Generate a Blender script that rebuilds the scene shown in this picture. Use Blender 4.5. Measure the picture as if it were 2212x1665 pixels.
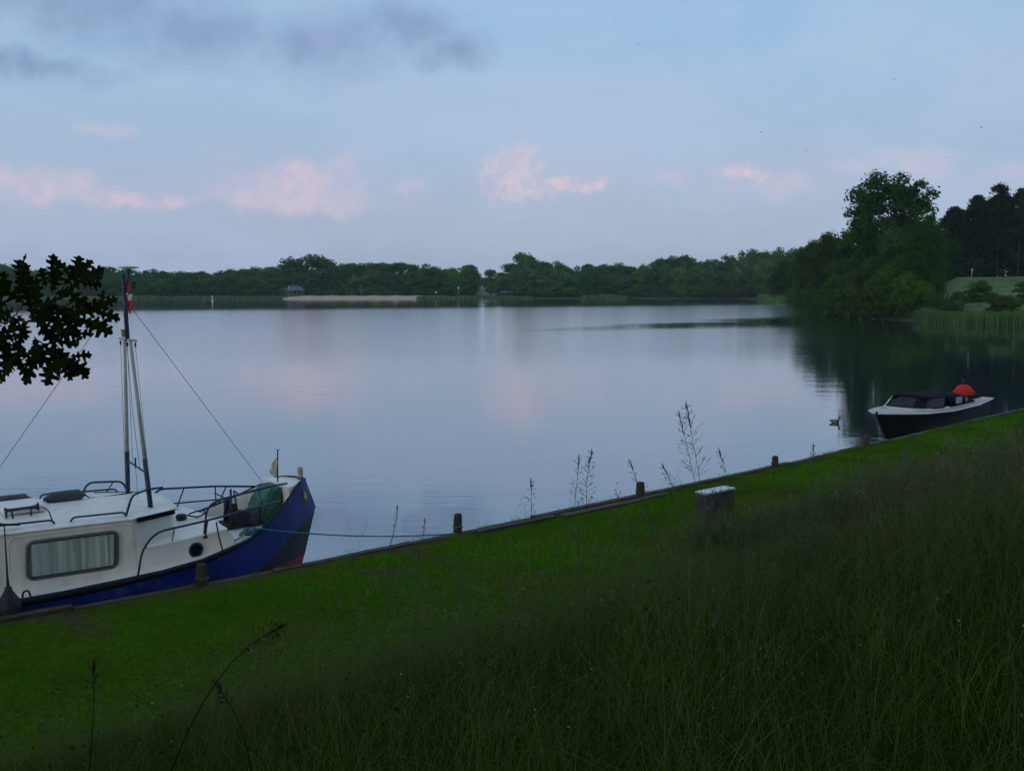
import bpy, math, random
import numpy as np
from mathutils import Vector, Matrix
for o in list(bpy.data.objects): bpy.data.objects.remove(o)
S = bpy.context.scene
COL = S.collection
R = math.radians
random.seed(7); rng = np.random.default_rng(7)

# ---------------------------------------------------------------- camera
EYE, FPX = 4.64, 2171.0                      # eye height above the lake; focal length in photo pixels (2212 wide)
PITCH = math.atan((832.5 - 620) / FPX)
cam_d = bpy.data.cameras.new('camera'); cam = bpy.data.objects.new('camera', cam_d); COL.objects.link(cam)
cam.location = (0, 0, EYE); cam.rotation_euler = (math.pi / 2 - PITCH, 0, 0)
cam_d.sensor_width = 36; cam_d.lens = 36 * FPX / 2212
cam_d.clip_start = 0.05; cam_d.clip_end = 9000
S.camera = cam
S.render.resolution_x, S.render.resolution_y = 1024, 770

# ---------------------------------------------------------------- sky, sun, exposure
S.view_settings.view_transform = 'Standard'; S.view_settings.look = 'None'
S.view_settings.exposure = 0.0; S.view_settings.gamma = 1.0; S.view_settings.use_curve_mapping = False
try:
    S.cycles.use_denoising = True; S.cycles.max_bounces = 6; S.cycles.diffuse_bounces = 2; S.cycles.glossy_bounces = 3; S.cycles.transmission_bounces = 3; S.cycles.transparent_max_bounces = 8
    S.cycles.volume_bounces = 0; S.cycles.sample_clamp_indirect = 4
except Exception: pass

SUN_EL, SUN_AZ = R(9), R(205)                # low evening sun, behind the camera
W = bpy.data.worlds.new('World'); S.world = W; W.use_nodes = True
nt = W.node_tree; nt.nodes.clear()
class NG:
    def __init__(s, t): s.t = t
    def n(s, ty, **k):
        n = s.t.nodes.new(ty)
        for a, b in k.items(): setattr(n, a, b)
        return n
    def put(s, sock, v):
        if isinstance(v, bpy.types.NodeSocket): s.t.links.new(v, sock)
        elif v is not None: sock.default_value = v
    def math(s, op, a, b=None, c=None, clamp=False):
        n = s.n('ShaderNodeMath', operation=op, use_clamp=clamp)
        for i, v in enumerate((a, b, c)):
            if v is not None: s.put(n.inputs[i], v)
        return n.outputs[0]
    def vmath(s, op, a, b=None):
        n = s.n('ShaderNodeVectorMath', operation=op)
        s.put(n.inputs[0], a)
        if b is not None: s.put(n.inputs[1], b)
        return n.outputs['Value'] if op in ('LENGTH', 'DOT_PRODUCT') else n.outputs['Vector']
    def mix(s, f, a, b, blend='MIX'):
        n = s.n('ShaderNodeMix', data_type='RGBA', blend_type=blend)
        s.put(n.inputs['Factor'], f)
        for i, v in ((6, a), (7, b)):
            if not isinstance(v, bpy.types.NodeSocket) and len(v) == 3: v = (*v, 1)
            s.put(n.inputs[i], v)
        return n.outputs[2]
    def noise(s, vec, scale, detail=4, rough=.55, dist=0.0):
        n = s.n('ShaderNodeTexNoise')
        if vec is not None: s.put(n.inputs['Vector'], vec)
        n.inputs['Scale'].default_value = scale; n.inputs['Detail'].default_value = detail
        n.inputs['Roughness'].default_value = rough; n.inputs['Distortion'].default_value = dist
        return n.outputs['Fac']
    def ramp(s, f, stops, interp='LINEAR'):
        n = s.n('ShaderNodeValToRGB'); s.put(n.inputs[0], f); cr = n.color_ramp; cr.interpolation = interp
        while len(cr.elements) < len(stops): cr.elements.new(0.5)
        for e, (p, c) in zip(cr.elements, stops): e.position = p; e.color = (*c, 1) if len(c) == 3 else c
        return n.outputs[0]
    def smooth(s, v, a, b):
        n = s.n('ShaderNodeMapRange', interpolation_type='SMOOTHSTEP')
        s.put(n.inputs[0], v); n.inputs[1].default_value = a; n.inputs[2].default_value = b
        return n.outputs[0]
g = NG(nt)
tc = g.n('ShaderNodeTexCoord'); D = g.vmath('NORMALIZE', tc.outputs['Generated'])
sep = g.n('ShaderNodeSeparateXYZ'); g.put(sep.inputs[0], D)
el = g.math('ARCSINE', sep.outputs[2]); az = g.math('ARCTAN2', sep.outputs[0], sep.outputs[1])
cmb = g.n('ShaderNodeCombineXYZ'); g.put(cmb.inputs[0], az); g.put(cmb.inputs[1], el)
AE0 = cmb.outputs[0]
def warp(sc, amt, off=0.0):                  # billow the cloud outlines
    n = g.n('ShaderNodeTexNoise'); g.put(n.inputs['Vector'], g.vmath('ADD', D, (off, off * 2, off)))
    n.inputs['Scale'].default_value = sc; n.inputs['Detail'].default_value = 6; n.inputs['Roughness'].default_value = .62
    v = g.vmath('MULTIPLY', g.vmath('SUBTRACT', n.outputs['Color'], (.5, .5, .5)), (amt, amt * .7, 0))
    return g.vmath('ADD', AE0, v)
AE = AE0
sky = g.n('ShaderNodeTexSky', sky_type='NISHITA', sun_disc=False)
sky.sun_elevation = SUN_EL; sky.sun_rotation = SUN_AZ; sky.air_density = 1.0; sky.dust_density = 1.5; sky.ozone_density = 1.2
K = 10.0                                     # Background strength is 1/K
elf = g.math('DIVIDE', g.math('ABSOLUTE', el), math.pi / 2)
base = g.ramp(elf, [(0.0, (.395, .465, .595)), (.05, (.400, .505, .675)), (.10, (.380, .535, .750)), (.165, (.335, .555, .820)), (.35, (.34, .53, .82)), (1, (.37, .49, .68))])
baseK = g.vmath('SCALE', base); baseK.node.inputs['Scale'].default_value = K
skyc = g.mix(.12, baseK, sky.outputs[0])
# thin high veil all over the dome: broad pale and lilac patches
DV = g.vmath('MULTIPLY', D, (1.0, 1.0, 3.0))
veil = g.smooth(g.noise(DV, 3.2, 7, .62, .7), .38, .66)
skyc = g.mix(g.math('MULTIPLY', veil, .50), skyc, (.46 * K, .575 * K, .76 * K))
lil = g.smooth(g.noise(g.vmath('ADD', DV, (7, 3, 1)), 1.7, 3, .5), .42, .68)
skyc = g.mix(g.math('MULTIPLY', lil, .22), skyc, (.41 * K, .48 * K, .70 * K))
def blob(px, py, w, h):                      # soft ellipse in the sky, given by photo position
    a = (px - 1106) / FPX; b = (py - 832.5) / FPX
    d = Vector((0, math.cos(PITCH), -math.sin(PITCH))) + a * Vector((1, 0, 0)) - b * Vector((0, math.sin(PITCH), math.cos(PITCH)))
    d.normalize(); A = math.atan2(d.x, d.y); E = math.asin(d.z)
    v = g.vmath('MULTIPLY', g.vmath('SUBTRACT', AE, (A, E, 0)), (FPX / w, FPX / h, 0))
    return g.math('SUBTRACT', 1.0, g.vmath('LENGTH', v))
def union(bl):
    m = bl[0]
    for b in bl[1:]: m = g.math('MAXIMUM', m, b)
    return m
n1 = g.noise(D, 9, 6, .6); n2 = g.noise(D, 26, 5, .6); n3 = g.noise(g.vmath('ADD', D, (3, 1, 5)), 4.5, 5, .58)
AE = warp(10, .11, 2)
# grey cloud overhead on the left, running on beyond the frame
gb = union([blob(140, -10, 480, 115), blob(420, 60, 230, 105), blob(660, 90, 230, 105), blob(880, 70, 150, 75), blob(-300, -150, 700, 200),
            blob(500, -260, 800, 240), blob(980, 110, 110, 48), blob(60, 150, 200, 36)])
gv = g.math('ADD', gb, g.math('MULTIPLY', g.math('SUBTRACT', n1, .5), .85))
gm = g.smooth(gv, -.12, 1.0)
# the same grey cloud in scattered fields over the rest of the dome, above the frame
hi = g.smooth(el, R(17), R(26))
gm2 = g.math('MULTIPLY', g.math('MULTIPLY', g.smooth(n3, .50, .66), hi), .6)
gm = g.math('MAXIMUM', gm, gm2)
gcol = g.mix(g.smooth(n2, .35, .65), (.225 * K, .325 * K, .52 * K), (.29 * K, .39 * K, .60 * K))
skyc = g.mix(g.math('MULTIPLY', gm, .85), skyc, gcol)
AE = warp(22, .075, 5)
# faint broad pinkish bank round the cumulus
pv = g.math('ADD', union([blob(600, 410, 420, 95), blob(40, 400, 420, 80), blob(1180, 400, 300, 85), blob(1700, 385, 420, 75), blob(-600, 400, 500, 85), blob(2500, 390, 500, 80)]), g.math('MULTIPLY', g.math('SUBTRACT', n1, .5), 1.0))
skyc = g.mix(g.math('MULTIPLY', g.smooth(pv, -.1, 1.0), .30), skyc, (.54 * K, .51 * K, .65 * K))
# pink cumulus low over the far shore
pk = union([blob(655, 395, 160, 74), blob(560, 425, 130, 48), blob(80, 395, 170, 44), blob(300, 428, 200, 24), blob(650, 435, 220, 36)])
pv = g.math('ADD', pk, g.math('MULTIPLY', g.math('SUBTRACT', n2, .5), 1.3))
pm = g.smooth(pv, -.05, .85)
skyc = g.mix(g.math('MULTIPLY', pm, .68), skyc, g.mix(g.smooth(g.noise(D, 55, 6, .65), .38, .62), (.55 * K, .52 * K, .68 * K), (.70 * K, .575 * K, .68 * K)))
AE = warp(30, .055, 8)
pk = union([blob(1108, 382, 84, 84), blob(1132, 345, 50, 46), blob(1205, 396, 62, 24), blob(1268, 408, 36, 16), blob(1105, 424, 90, 26), blob(1590, 370, 60, 22), blob(1645, 387, 24, 14)])
pv = g.math('ADD', pk, g.math('MULTIPLY', g.math('SUBTRACT', g.noise(D, 60, 6, .65), .5), 1.6))
pm = g.smooth(pv, -.05, .85)
skyc = g.mix(g.math('MULTIPLY', pm, .78), skyc, g.mix(g.smooth(g.noise(D, 75, 6, .65), .38, .62), (.58 * K, .535 * K, .68 * K), (.74 * K, .61 * K, .71 * K)))
AE = warp(20, .07, 11)
pk = union([blob(885, 408, 70, 22), blob(1440, 385, 65, 32), blob(1700, 400, 70, 34), blob(1980, 345, 130, 40), blob(2180, 380, 70, 24), blob(1850, 370, 80, 30), blob(230, 280, 95, 24),
            blob(-250, 400, 250, 60), blob(2500, 390, 280, 50), blob(-700, 390, 250, 50), blob(3000, 400, 260, 50)])
pv = g.math('ADD', pk, g.math('MULTIPLY', g.math('SUBTRACT', n2, .5), 1.7))
pm = g.smooth(pv, .05, .95)
skyc = g.mix(g.math('MULTIPLY', pm, .45), skyc, (.62 * K, .56 * K, .69 * K))
bg = g.n('ShaderNodeBackground'); g.put(bg.inputs[0], skyc); bg.inputs[1].default_value = 1 / K
wo = g.n('ShaderNodeOutputWorld'); g.put(wo.inputs[0], bg.outputs[0])

try: W.cycles.sampling_method = 'MANUAL'; W.cycles.sample_map_resolution = 256
except Exception: pass
sd = bpy.data.lights.new('sun', 'SUN'); sd.energy = 0.35; sd.angle = R(16); sd.color = (1, .86, .72)
sun = bpy.data.objects.new('sun', sd); COL.objects.link(sun)
sun.rotation_euler = (Vector((math.sin(SUN_AZ) * math.cos(SUN_EL), math.cos(SUN_AZ) * math.cos(SUN_EL), math.sin(SUN_EL)))).to_track_quat('Z', 'Y').to_euler()

# ---------------------------------------------------------------- helpers
def ray(px, py):
    a = (px - 1106) / FPX; b = (py - 832.5) / FPX
    return Vector((a, math.cos(PITCH) - b * math.sin(PITCH), -math.sin(PITCH) - b * math.cos(PITCH)))
def at_z(px, py, z):
    d = ray(px, py); return Vector((0, 0, EYE)) + d * ((z - EYE) / d.z)
def at_y(px, py, y):
    d = ray(px, py); return Vector((0, 0, EYE)) + d * (y / d.y)
def tag(o, label=None, cat=None, group=None, kind=None):
    for k, v in (('label', label), ('category', cat), ('group', group), ('kind', kind)):
        if v: o[k] = v
    return o
def link(name, me, m=None, parent=None):
    o = bpy.data.objects.new(name, me); COL.objects.link(o)
    if m is not None and me is not None:
        for x in (m if isinstance(m, (list, tuple)) else [m]): me.materials.append(x)
    if parent: o.parent = parent
    return o
def empty(name, loc=(0, 0, 0), rz=0.0):
    o = bpy.data.objects.new(name, None); COL.objects.link(o); o.location = loc; o.rotation_euler = (0, 0, rz); o.empty_display_size = .2
    return o
def copy_obj(o, parent=None):
    c = o.copy(); COL.objects.link(c)
    if parent: c.parent = parent
    return c
def np_mesh(name, v, f, col=None, smooth=False):
    """v (n,3); f (m,k) all faces of one size"""
    v = np.asarray(v, dtype=np.float32); f = np.asarray(f, dtype=np.int32)
    me = bpy.data.meshes.new(name); me.vertices.add(len(v)); me.vertices.foreach_set('co', v.ravel())
    k = f.shape[1]; me.loops.add(f.size); me.loops.foreach_set('vertex_index', f.ravel())
    me.polygons.add(len(f)); me.polygons.foreach_set('loop_start', np.arange(0, f.size, k, dtype=np.int32))
    if col is not None:
        a = me.color_attributes.new('Col', 'FLOAT_COLOR', 'POINT')
        c = np.ones((len(v), 4), dtype=np.float32); c[:, :3] = col; a.data.foreach_set('color', c.ravel())
    me.update(calc_edges=True)
    if smooth: me.polygons.foreach_set('use_smooth', np.ones(len(f), dtype=bool))
    return me
class MB:
    def __init__(s, tf=None): s.v = []; s.f = []; s.sm = []; s.mi = []; s.tf = tf; s.cur = 0
    def add(s, vs, fs, smooth=False):
        b = len(s.v)
        s.v += [tuple(s.tf(*p)) if s.tf else tuple(p) for p in vs]
        for f in fs: s.f.append([b + i for i in f]); s.sm.append(smooth); s.mi.append(s.cur)
        return s
    def box(s, c, size, rz=0.0, taper=1.0):
        x, y, z = (k / 2 for k in size); ca, sa = math.cos(rz), math.sin(rz); vs = []
        for dz in (-1, 1):
            t = taper if dz > 0 else 1
            for dx, dy in ((-1, -1), (1, -1), (1, 1), (-1, 1)):
                a, b = dx * x * t, dy * y * t
                vs.append((c[0] + a * ca - b * sa, c[1] + a * sa + b * ca, c[2] + dz * z))
        return s.add(vs, [(3, 2, 1, 0), (4, 5, 6, 7), (0, 1, 5, 4), (1, 2, 6, 5), (2, 3, 7, 6), (3, 0, 4, 7)])
    def tube(s, pts, r, n=8, caps=True):
        pts = [Vector(p) for p in pts]; k = len(pts)
        rr = r if isinstance(r, (list, tuple)) else [r] * k
        vs = []; up = None
        for i, p in enumerate(pts):
            t = (pts[min(i + 1, k - 1)] - pts[max(i - 1, 0)]).normalized()
            if up is None: up = t.orthogonal().normalized()
            up = (up - t * up.dot(t)); up = up.normalized() if up.length > 1e-6 else t.orthogonal().normalized()
            b = t.cross(up)
            for j in range(n):
                a = 2 * math.pi * j / n; vs.append(p + (up * math.cos(a) + b * math.sin(a)) * rr[i])
        fs = []
        for i in range(k - 1):
            for j in range(n):
                fs.append((i * n + j, i * n + (j + 1) % n, (i + 1) * n + (j + 1) % n, (i + 1) * n + j))
        s.add(vs, fs, True)
        if caps: 
            b = len(s.v) - len(vs)
            for q in (list(range(n))[::-1], list(range((k - 1) * n, k * n))):
                s.f.append([b + i for i in q]); s.sm.append(False); s.mi.append(s.cur)
        return s
    def lathe(s, c, prof, n=16, axis='z', sx=1.0, sy=1.0):
        vs = []
        for r, h in prof:
            for j in range(n):
                a = 2 * math.pi * j / n; x, y = r * math.cos(a) * sx, r * math.sin(a) * sy
                p = {'z': (x, y, h), 'x': (h, x, y), 'y': (x, h, y)}[axis]
                vs.append((c[0] + p[0], c[1] + p[1], c[2] + p[2]))
        fs = [(i * n + j, i * n + (j + 1) % n, (i + 1) * n + (j + 1) % n, (i + 1) * n + j) for i in range(len(prof) - 1) for j in range(n)]
        return s.add(vs, fs, True)
    def loft(s, rows, closed=False, smooth=True):
        n = len(rows[0]); vs = [p for r in rows for p in r]; m = n if closed else n - 1
        fs = [(i * n + j, i * n + (j + 1) % n, (i + 1) * n + (j + 1) % n, (i + 1) * n + j) for i in range(len(rows) - 1) for j in range(m)]
        return s.add(vs, fs, smooth)
    def prism(s, pts, off):                  # polygon swept along a vector
        n = len(pts); o = Vector(off); a = [Vector(p) for p in pts]; b = [p + o for p in a]
        return s.add(a + b, [tuple(range(n))[::-1], tuple(range(n, 2 * n))] + [(i, (i + 1) % n, n + (i + 1) % n, n + i) for i in range(n)])
    def build(s, name, m=None, parent=None, bevel=0.0, solid=0.0):
        me = bpy.data.meshes.new(name); me.from_pydata([tuple(p) for p in s.v], [], s.f); me.update()
        me.polygons.foreach_set('use_smooth', np.array(s.sm, dtype=bool)); me.polygons.foreach_set('material_index', np.array(s.mi, dtype=np.int32))
        o = link(name, me, m, parent)
        if solid: 
            q = o.modifiers.new('solid', 'SOLIDIFY'); q.thickness = solid; q.offset = 0
        if bevel:
            q = o.modifiers.new('bevel', 'BEVEL'); q.width = bevel; q.segments = 2; q.limit_method = 'ANGLE'
        return o
def arc(pts, r=.08, n=4):                    # polyline with rounded corners
    P = [Vector(p) for p in pts]; out = [P[0]]
    for a, b, c in zip(P, P[1:], P[2:]):
        ra = min(r, (a - b).length * .45); rc = min(r, (c - b).length * .45)
        p, q = b + (a - b).normalized() * ra, b + (c - b).normalized() * rc
        for i in range(n + 1):
            t = i / n; out.append(p * (1 - t) ** 2 + b * 2 * t * (1 - t) + q * t ** 2)
    return out + [P[-1]]

# ---------------------------------------------------------------- materials
def mat(name, col, rough=.6, var=.15, scale=8.0, bump=0.0, bscale=None, metal=0.0, spec=.5, stain=None, stain_amt=.5, stain_scale=3.0, stretch=(1, 1, 1), world=False, coat=0.0):
    m = bpy.data.materials.new(name); m.use_nodes = True; t = NG(m.node_tree); P = m.node_tree.nodes['Principled BSDF']
    c = t.n('ShaderNodeTexCoord'); v = t.vmath('MULTIPLY', t.n('ShaderNodeNewGeometry').outputs['Position'] if world else c.outputs['Object'], stretch)
    f = t.noise(v, scale, 5, .6)
    lo = tuple(x * (1 - var) for x in col); hi = tuple(min(1, x * (1 + var)) for x in col)
    cc = t.mix(t.smooth(f, .3, .7), lo, hi)
    if stain:
        sf = t.smooth(t.noise(t.vmath('ADD', v, (5, 9, 2)), stain_scale, 6, .65), .52, .72)
        cc = t.mix(t.math('MULTIPLY', sf, stain_amt), cc, stain)
    t.put(P.inputs['Base Color'], cc); P.inputs['Roughness'].default_value = rough; P.inputs['Metallic'].default_value = metal
    P.inputs['Specular IOR Level'].default_value = spec; P.inputs['Coat Weight'].default_value = coat
    if bump:
        b = t.n('ShaderNodeBump'); b.inputs['Strength'].default_value = bump; b.inputs['Distance'].default_value = .01
        t.put(b.inputs['Height'], t.noise(v, bscale or scale * 4, 4, .6)); t.put(P.inputs['Normal'], b.outputs[0])
    return m
def leaf_mat(name, a, b, trans=.3, scale=.35, gloss=.0, dead=None):
    m = bpy.data.materials.new(name); m.use_nodes = True; t = NG(m.node_tree); t.t.nodes.clear()
    pos = t.n('ShaderNodeNewGeometry').outputs['Position']; oi = t.n('ShaderNodeObjectInfo')
    f = t.smooth(t.noise(pos, scale, 3, .6), .32, .68)
    f2 = t.noise(pos, scale * 9, 2, .6)
    col = t.mix(t.math('ADD', t.math('MULTIPLY', f, .6), t.math('MULTIPLY', oi.outputs['Random'], .4), clamp=True), a, b)
    col = t.mix(t.smooth(f2, .3, .8), col, tuple(x * 1.5 for x in b))
    hs = t.n('ShaderNodeHueSaturation'); t.put(hs.inputs['Color'], col)
    t.put(hs.inputs['Hue'], t.math('ADD', .485, t.math('MULTIPLY', oi.outputs['Random'], .03)))
    t.put(hs.inputs['Value'], t.math('ADD', .78, t.math('MULTIPLY', t.math('FRACT', t.math('MULTIPLY', oi.outputs['Random'], 7.3)), .5)))
    d = t.n('ShaderNodeBsdfDiffuse'); t.put(d.inputs[0], hs.outputs[0]); tr = t.n('ShaderNodeBsdfTranslucent'); t.put(tr.inputs[0], hs.outputs[0])
    mx = t.n('ShaderNodeMixShader'); mx.inputs[0].default_value = trans; t.put(mx.inputs[1], d.outputs[0]); t.put(mx.inputs[2], tr.outputs[0])
    out = mx.outputs[0]
    if gloss:
        gl = t.n('ShaderNodeBsdfGlossy'); gl.inputs['Roughness'].default_value = .45
        m2 = t.n('ShaderNodeMixShader'); m2.inputs[0].default_value = gloss; t.put(m2.inputs[1], out); t.put(m2.inputs[2], gl.outputs[0]); out = m2.outputs[0]
    o = t.n('ShaderNodeOutputMaterial'); t.put(o.inputs[0], out)
    return m
def blade_mat(name, trans=.35, gloss=.04):
    m = bpy.data.materials.new(name); m.use_nodes = True; t = NG(m.node_tree); t.t.nodes.clear()
    a = t.n('ShaderNodeVertexColor', layer_name='Col')
    d = t.n('ShaderNodeBsdfDiffuse'); t.put(d.inputs[0], a.outputs[0]); tr = t.n('ShaderNodeBsdfTranslucent'); t.put(tr.inputs[0], a.outputs[0])
    mx = t.n('ShaderNodeMixShader'); mx.inputs[0].default_value = trans; t.put(mx.inputs[1], d.outputs[0]); t.put(mx.inputs[2], tr.outputs[0])
    gl = t.n('ShaderNodeBsdfGlossy'); gl.inputs['Roughness'].default_value = .4; m2 = t.n('ShaderNodeMixShader'); m2.inputs[0].default_value = gloss
    t.put(m2.inputs[1], mx.outputs[0]); t.put(m2.inputs[2], gl.outputs[0])
    o = t.n('ShaderNodeOutputMaterial'); t.put(o.inputs[0], m2.outputs[0])
    return m
M = {}
M['white'] = mat('white_paint', (.82, .77, .665), .42, .05, 3, .05, 60, stain=(.40, .36, .28), stain_amt=.38, stain_scale=2.6, stretch=(2.2, 2.2, .55))
M['blue'] = mat('blue_paint', (.005, .016, .145), .38, .25, 2.5, .04, 40, spec=.25, stain=(.13, .17, .36), stain_amt=.40, stain_scale=1.7)
M['hull_dark'] = mat('dark_hull_paint', (.010, .011, .020), .55, .3, 4, spec=.2, stain=(.018, .018, .025), stain_amt=.5)
M['red_hull'] = mat('red_bottom_paint', (.32, .03, .022), .6, .3, 5)
M['tube'] = mat('navy_tube_paint', (.012, .022, .055), .38, .25, 10)
M['black'] = mat('black_rubber', (.010, .010, .011), .6, .3, 9, .1)
M['fender'] = mat('grey_fender_vinyl', (.045, .047, .055), .55, .25, 6, .08)
M['alu'] = mat('weathered_pole', (.36, .37, .36), .45, .2, 6, stain=(.2, .2, .18), stain_amt=.5)
M['rubber'] = mat('grey_window_rubber', (.11, .12, .125), .6, .15, 8)
M['curtain'] = mat('curtain_cloth', (.74, .75, .68), .9, .26, 1.0, .1, 30, stretch=(17, 1, .5))  # light and dark of the folds partly streaked into the cloth colour
M['tarp'] = mat('green_tarpaulin', (.005, .080, .048), .55, .25, 5, .3, 18)
M['rope_teal'] = mat('teal_rope', (.03, .17, .18), .8, .3, 60)
M['rope'] = mat('dark_rope', (.03, .03, .028), .9, .3, 40)
M['wire'] = mat('stay_wire', (.10, .10, .11), .5, .2, 10)
M['gold'] = mat('gold_emblem_paint', (.45, .32, .06), .4, .1, 10)
M['rust'] = mat('rusty_steel', (.12, .055, .03), .8, .4, 9, .3)
M['winch'] = mat('dark_winch_paint', (.028, .020, .018), .7, .4, 9, .2)
M['wood_post'] = mat('weathered_wood', (.050, .036, .026), .85, .4, 6, .6, 30, stain=(.05, .09, .03), stain_amt=.55, stretch=(3, 3, .7))
M['plank'] = mat('mooring_plank', (.060, .042, .028), .85, .4, 5, .6, 26, stain=(.05, .075, .03), stain_amt=.5, stretch=(1, 1, 1), world=True)
M['pale_wood'] = mat('pale_wood', (.38, .31, .22), .8, .3, 8, .4, 30)
M['flag_red'] = mat('red_cloth', (.45, .05, .05), .9, .15, 10)
M['flag_white'] = mat('white_cloth', (.68, .66, .64), .9, .1, 10)
M['flag_faded'] = mat('faded_flag_cloth', (.55, .50, .44), .9, .1, 10, stain=(.42, .16, .10), stain_amt=.9, stain_scale=9)
M['cream'] = mat('cream_plastic', (.55, .55, .38), .5, .1, 10)
M['lamp_glass'] = mat('lamp_yellow', (.30, .22, .06), .3, .1, 10)
M['deck_beige'] = mat('beige_deck', (.50, .43, .34), .6, .1, 12)
M['sloop_hull'] = mat('black_gloss_hull', (.010, .010, .012), .5, .2, 3, spec=.12)
M['trim_white'] = mat('white_trim', (.72, .70, .64), .4, .06, 5)
M['hood'] = mat('black_canvas', (.007, .007, .009), .9, .3, 12, .15, spec=.1)
M['orange'] = mat('orange_red_vinyl', (.60, .022, .007), .6, .3, 5, .2, spec=.2)
M['vinyl'] = mat('pale_seat_vinyl', (.3, .3, .3), .5, .08, 10)
M['clear'] = mat('clear_plastic_window', (.38, .42, .46), .25, .15, 8)
M['cabinet'] = mat('grey_cabinet_paint', (.060, .058, .054), .5, .2, 5, stain=(.07, .07, .06), stain_amt=.5)
M['zinc'] = mat('zinc_lid', (.55, .57, .58), .38, .12, 8, metal=.3)
M['bark'] = mat('bark', (.045, .036, .028), .95, .4, 3, .8, 12, stretch=(1, 1, .3))
M['bark_pale'] = mat('pine_bark', (.10, .065, .045), .95, .4, 2, stretch=(1, 1, .3))
M['sand'] = mat('beach_sand', (.44, .32, .20), .95, .12, .4, world=True)
M['far_soil'] = mat('far_grass', (.035, .055, .014), .95, .4, .12, stain=(.06, .06, .02), stain_amt=.6, stain_scale=.05, world=True)
M['hill_grass'] = mat('dry_hill_grass', (.085, .130, .026), .95, .35, .25, stain=(.06, .11, .022), stain_amt=.6, stain_scale=.1, world=True)
M['brick'] = mat('pavilion_wall', (.06, .055, .05), .85, .2, 1)
M['roof'] = mat('slate_blue_roof', (.07, .085, .11), .6, .1, 1)
M['white_post'] = mat('white_post_paint', (.45, .45, .44), .5, .06, 3)
M['teal'] = mat('teal_paint', (.03, .22, .18), .5, .1, 3)
M['yellow'] = mat('yellow_paint', (.5, .40, .05), .5, .1, 3)
M['bird'] = mat('dark_feathers', (.02, .02, .022), .8, .2, 20)
M['duck_body'] = mat('grey_brown_feathers', (.20, .175, .15), .8, .35, 40)
M['duck_dark'] = mat('dark_head_feathers', (.02, .025, .022), .6, .3, 40)
M['bill'] = mat('bill_horn', (.30, .26, .10), .5, .1, 20)
L1 = leaf_mat('broadleaf_far', (.026, .075, .018), (.060, .140, .026))
L2 = leaf_mat('broadleaf_light', (.036, .088, .018), (.085, .160, .030))
L3 = leaf_mat('broadleaf_near', (.016, .046, .006), (.046, .098, .011), scale=.45)
L4 = leaf_mat('bush_leaf', (.022, .062, .006), (.056, .118, .010), scale=.6)
L5 = leaf_mat('pine_needle', (.010, .027, .009), (.020, .044, .012), trans=.1, scale=.6)
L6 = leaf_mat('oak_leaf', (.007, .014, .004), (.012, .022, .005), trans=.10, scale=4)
BL = blade_mat('grass_blade', .35, .0); BLR = blade_mat('rough_grass_blade', .3, .004); RB = blade_mat('reed_blade')

# glass that still shows what lies behind
def glass(name, tint, rough=.03, mixf=.5):
    m = bpy.data.materials.new(name); m.use_nodes = True; t = NG(m.node_tree); t.t.nodes.clear()
    tr = t.n('ShaderNodeBsdfTransparent'); tr.inputs[0].default_value = (*tint, 1)
    gl = t.n('ShaderNodeBsdfGlossy'); gl.inputs['Roughness'].default_value = rough; gl.inputs[0].default_value = (.9, .95, 1, 1)
    lw = t.n('ShaderNodeFresnel'); lw.inputs[0].default_value = 1.5
    mx = t.n('ShaderNodeMixShader'); t.put(mx.inputs[0], t.math('MULTIPLY', lw.outputs[0], mixf * 2, clamp=True)); t.put(mx.inputs[1], tr.outputs[0]); t.put(mx.inputs[2], gl.outputs[0])
    o = t.n('ShaderNodeOutputMaterial'); t.put(o.inputs[0], mx.outputs[0]); return m
M['glass'] = glass('window_glass', (.86, .89, .87), .03, .22); M['screen'] = glass('windscreen_glass', (.30, .33, .34), .05, .02)

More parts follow.
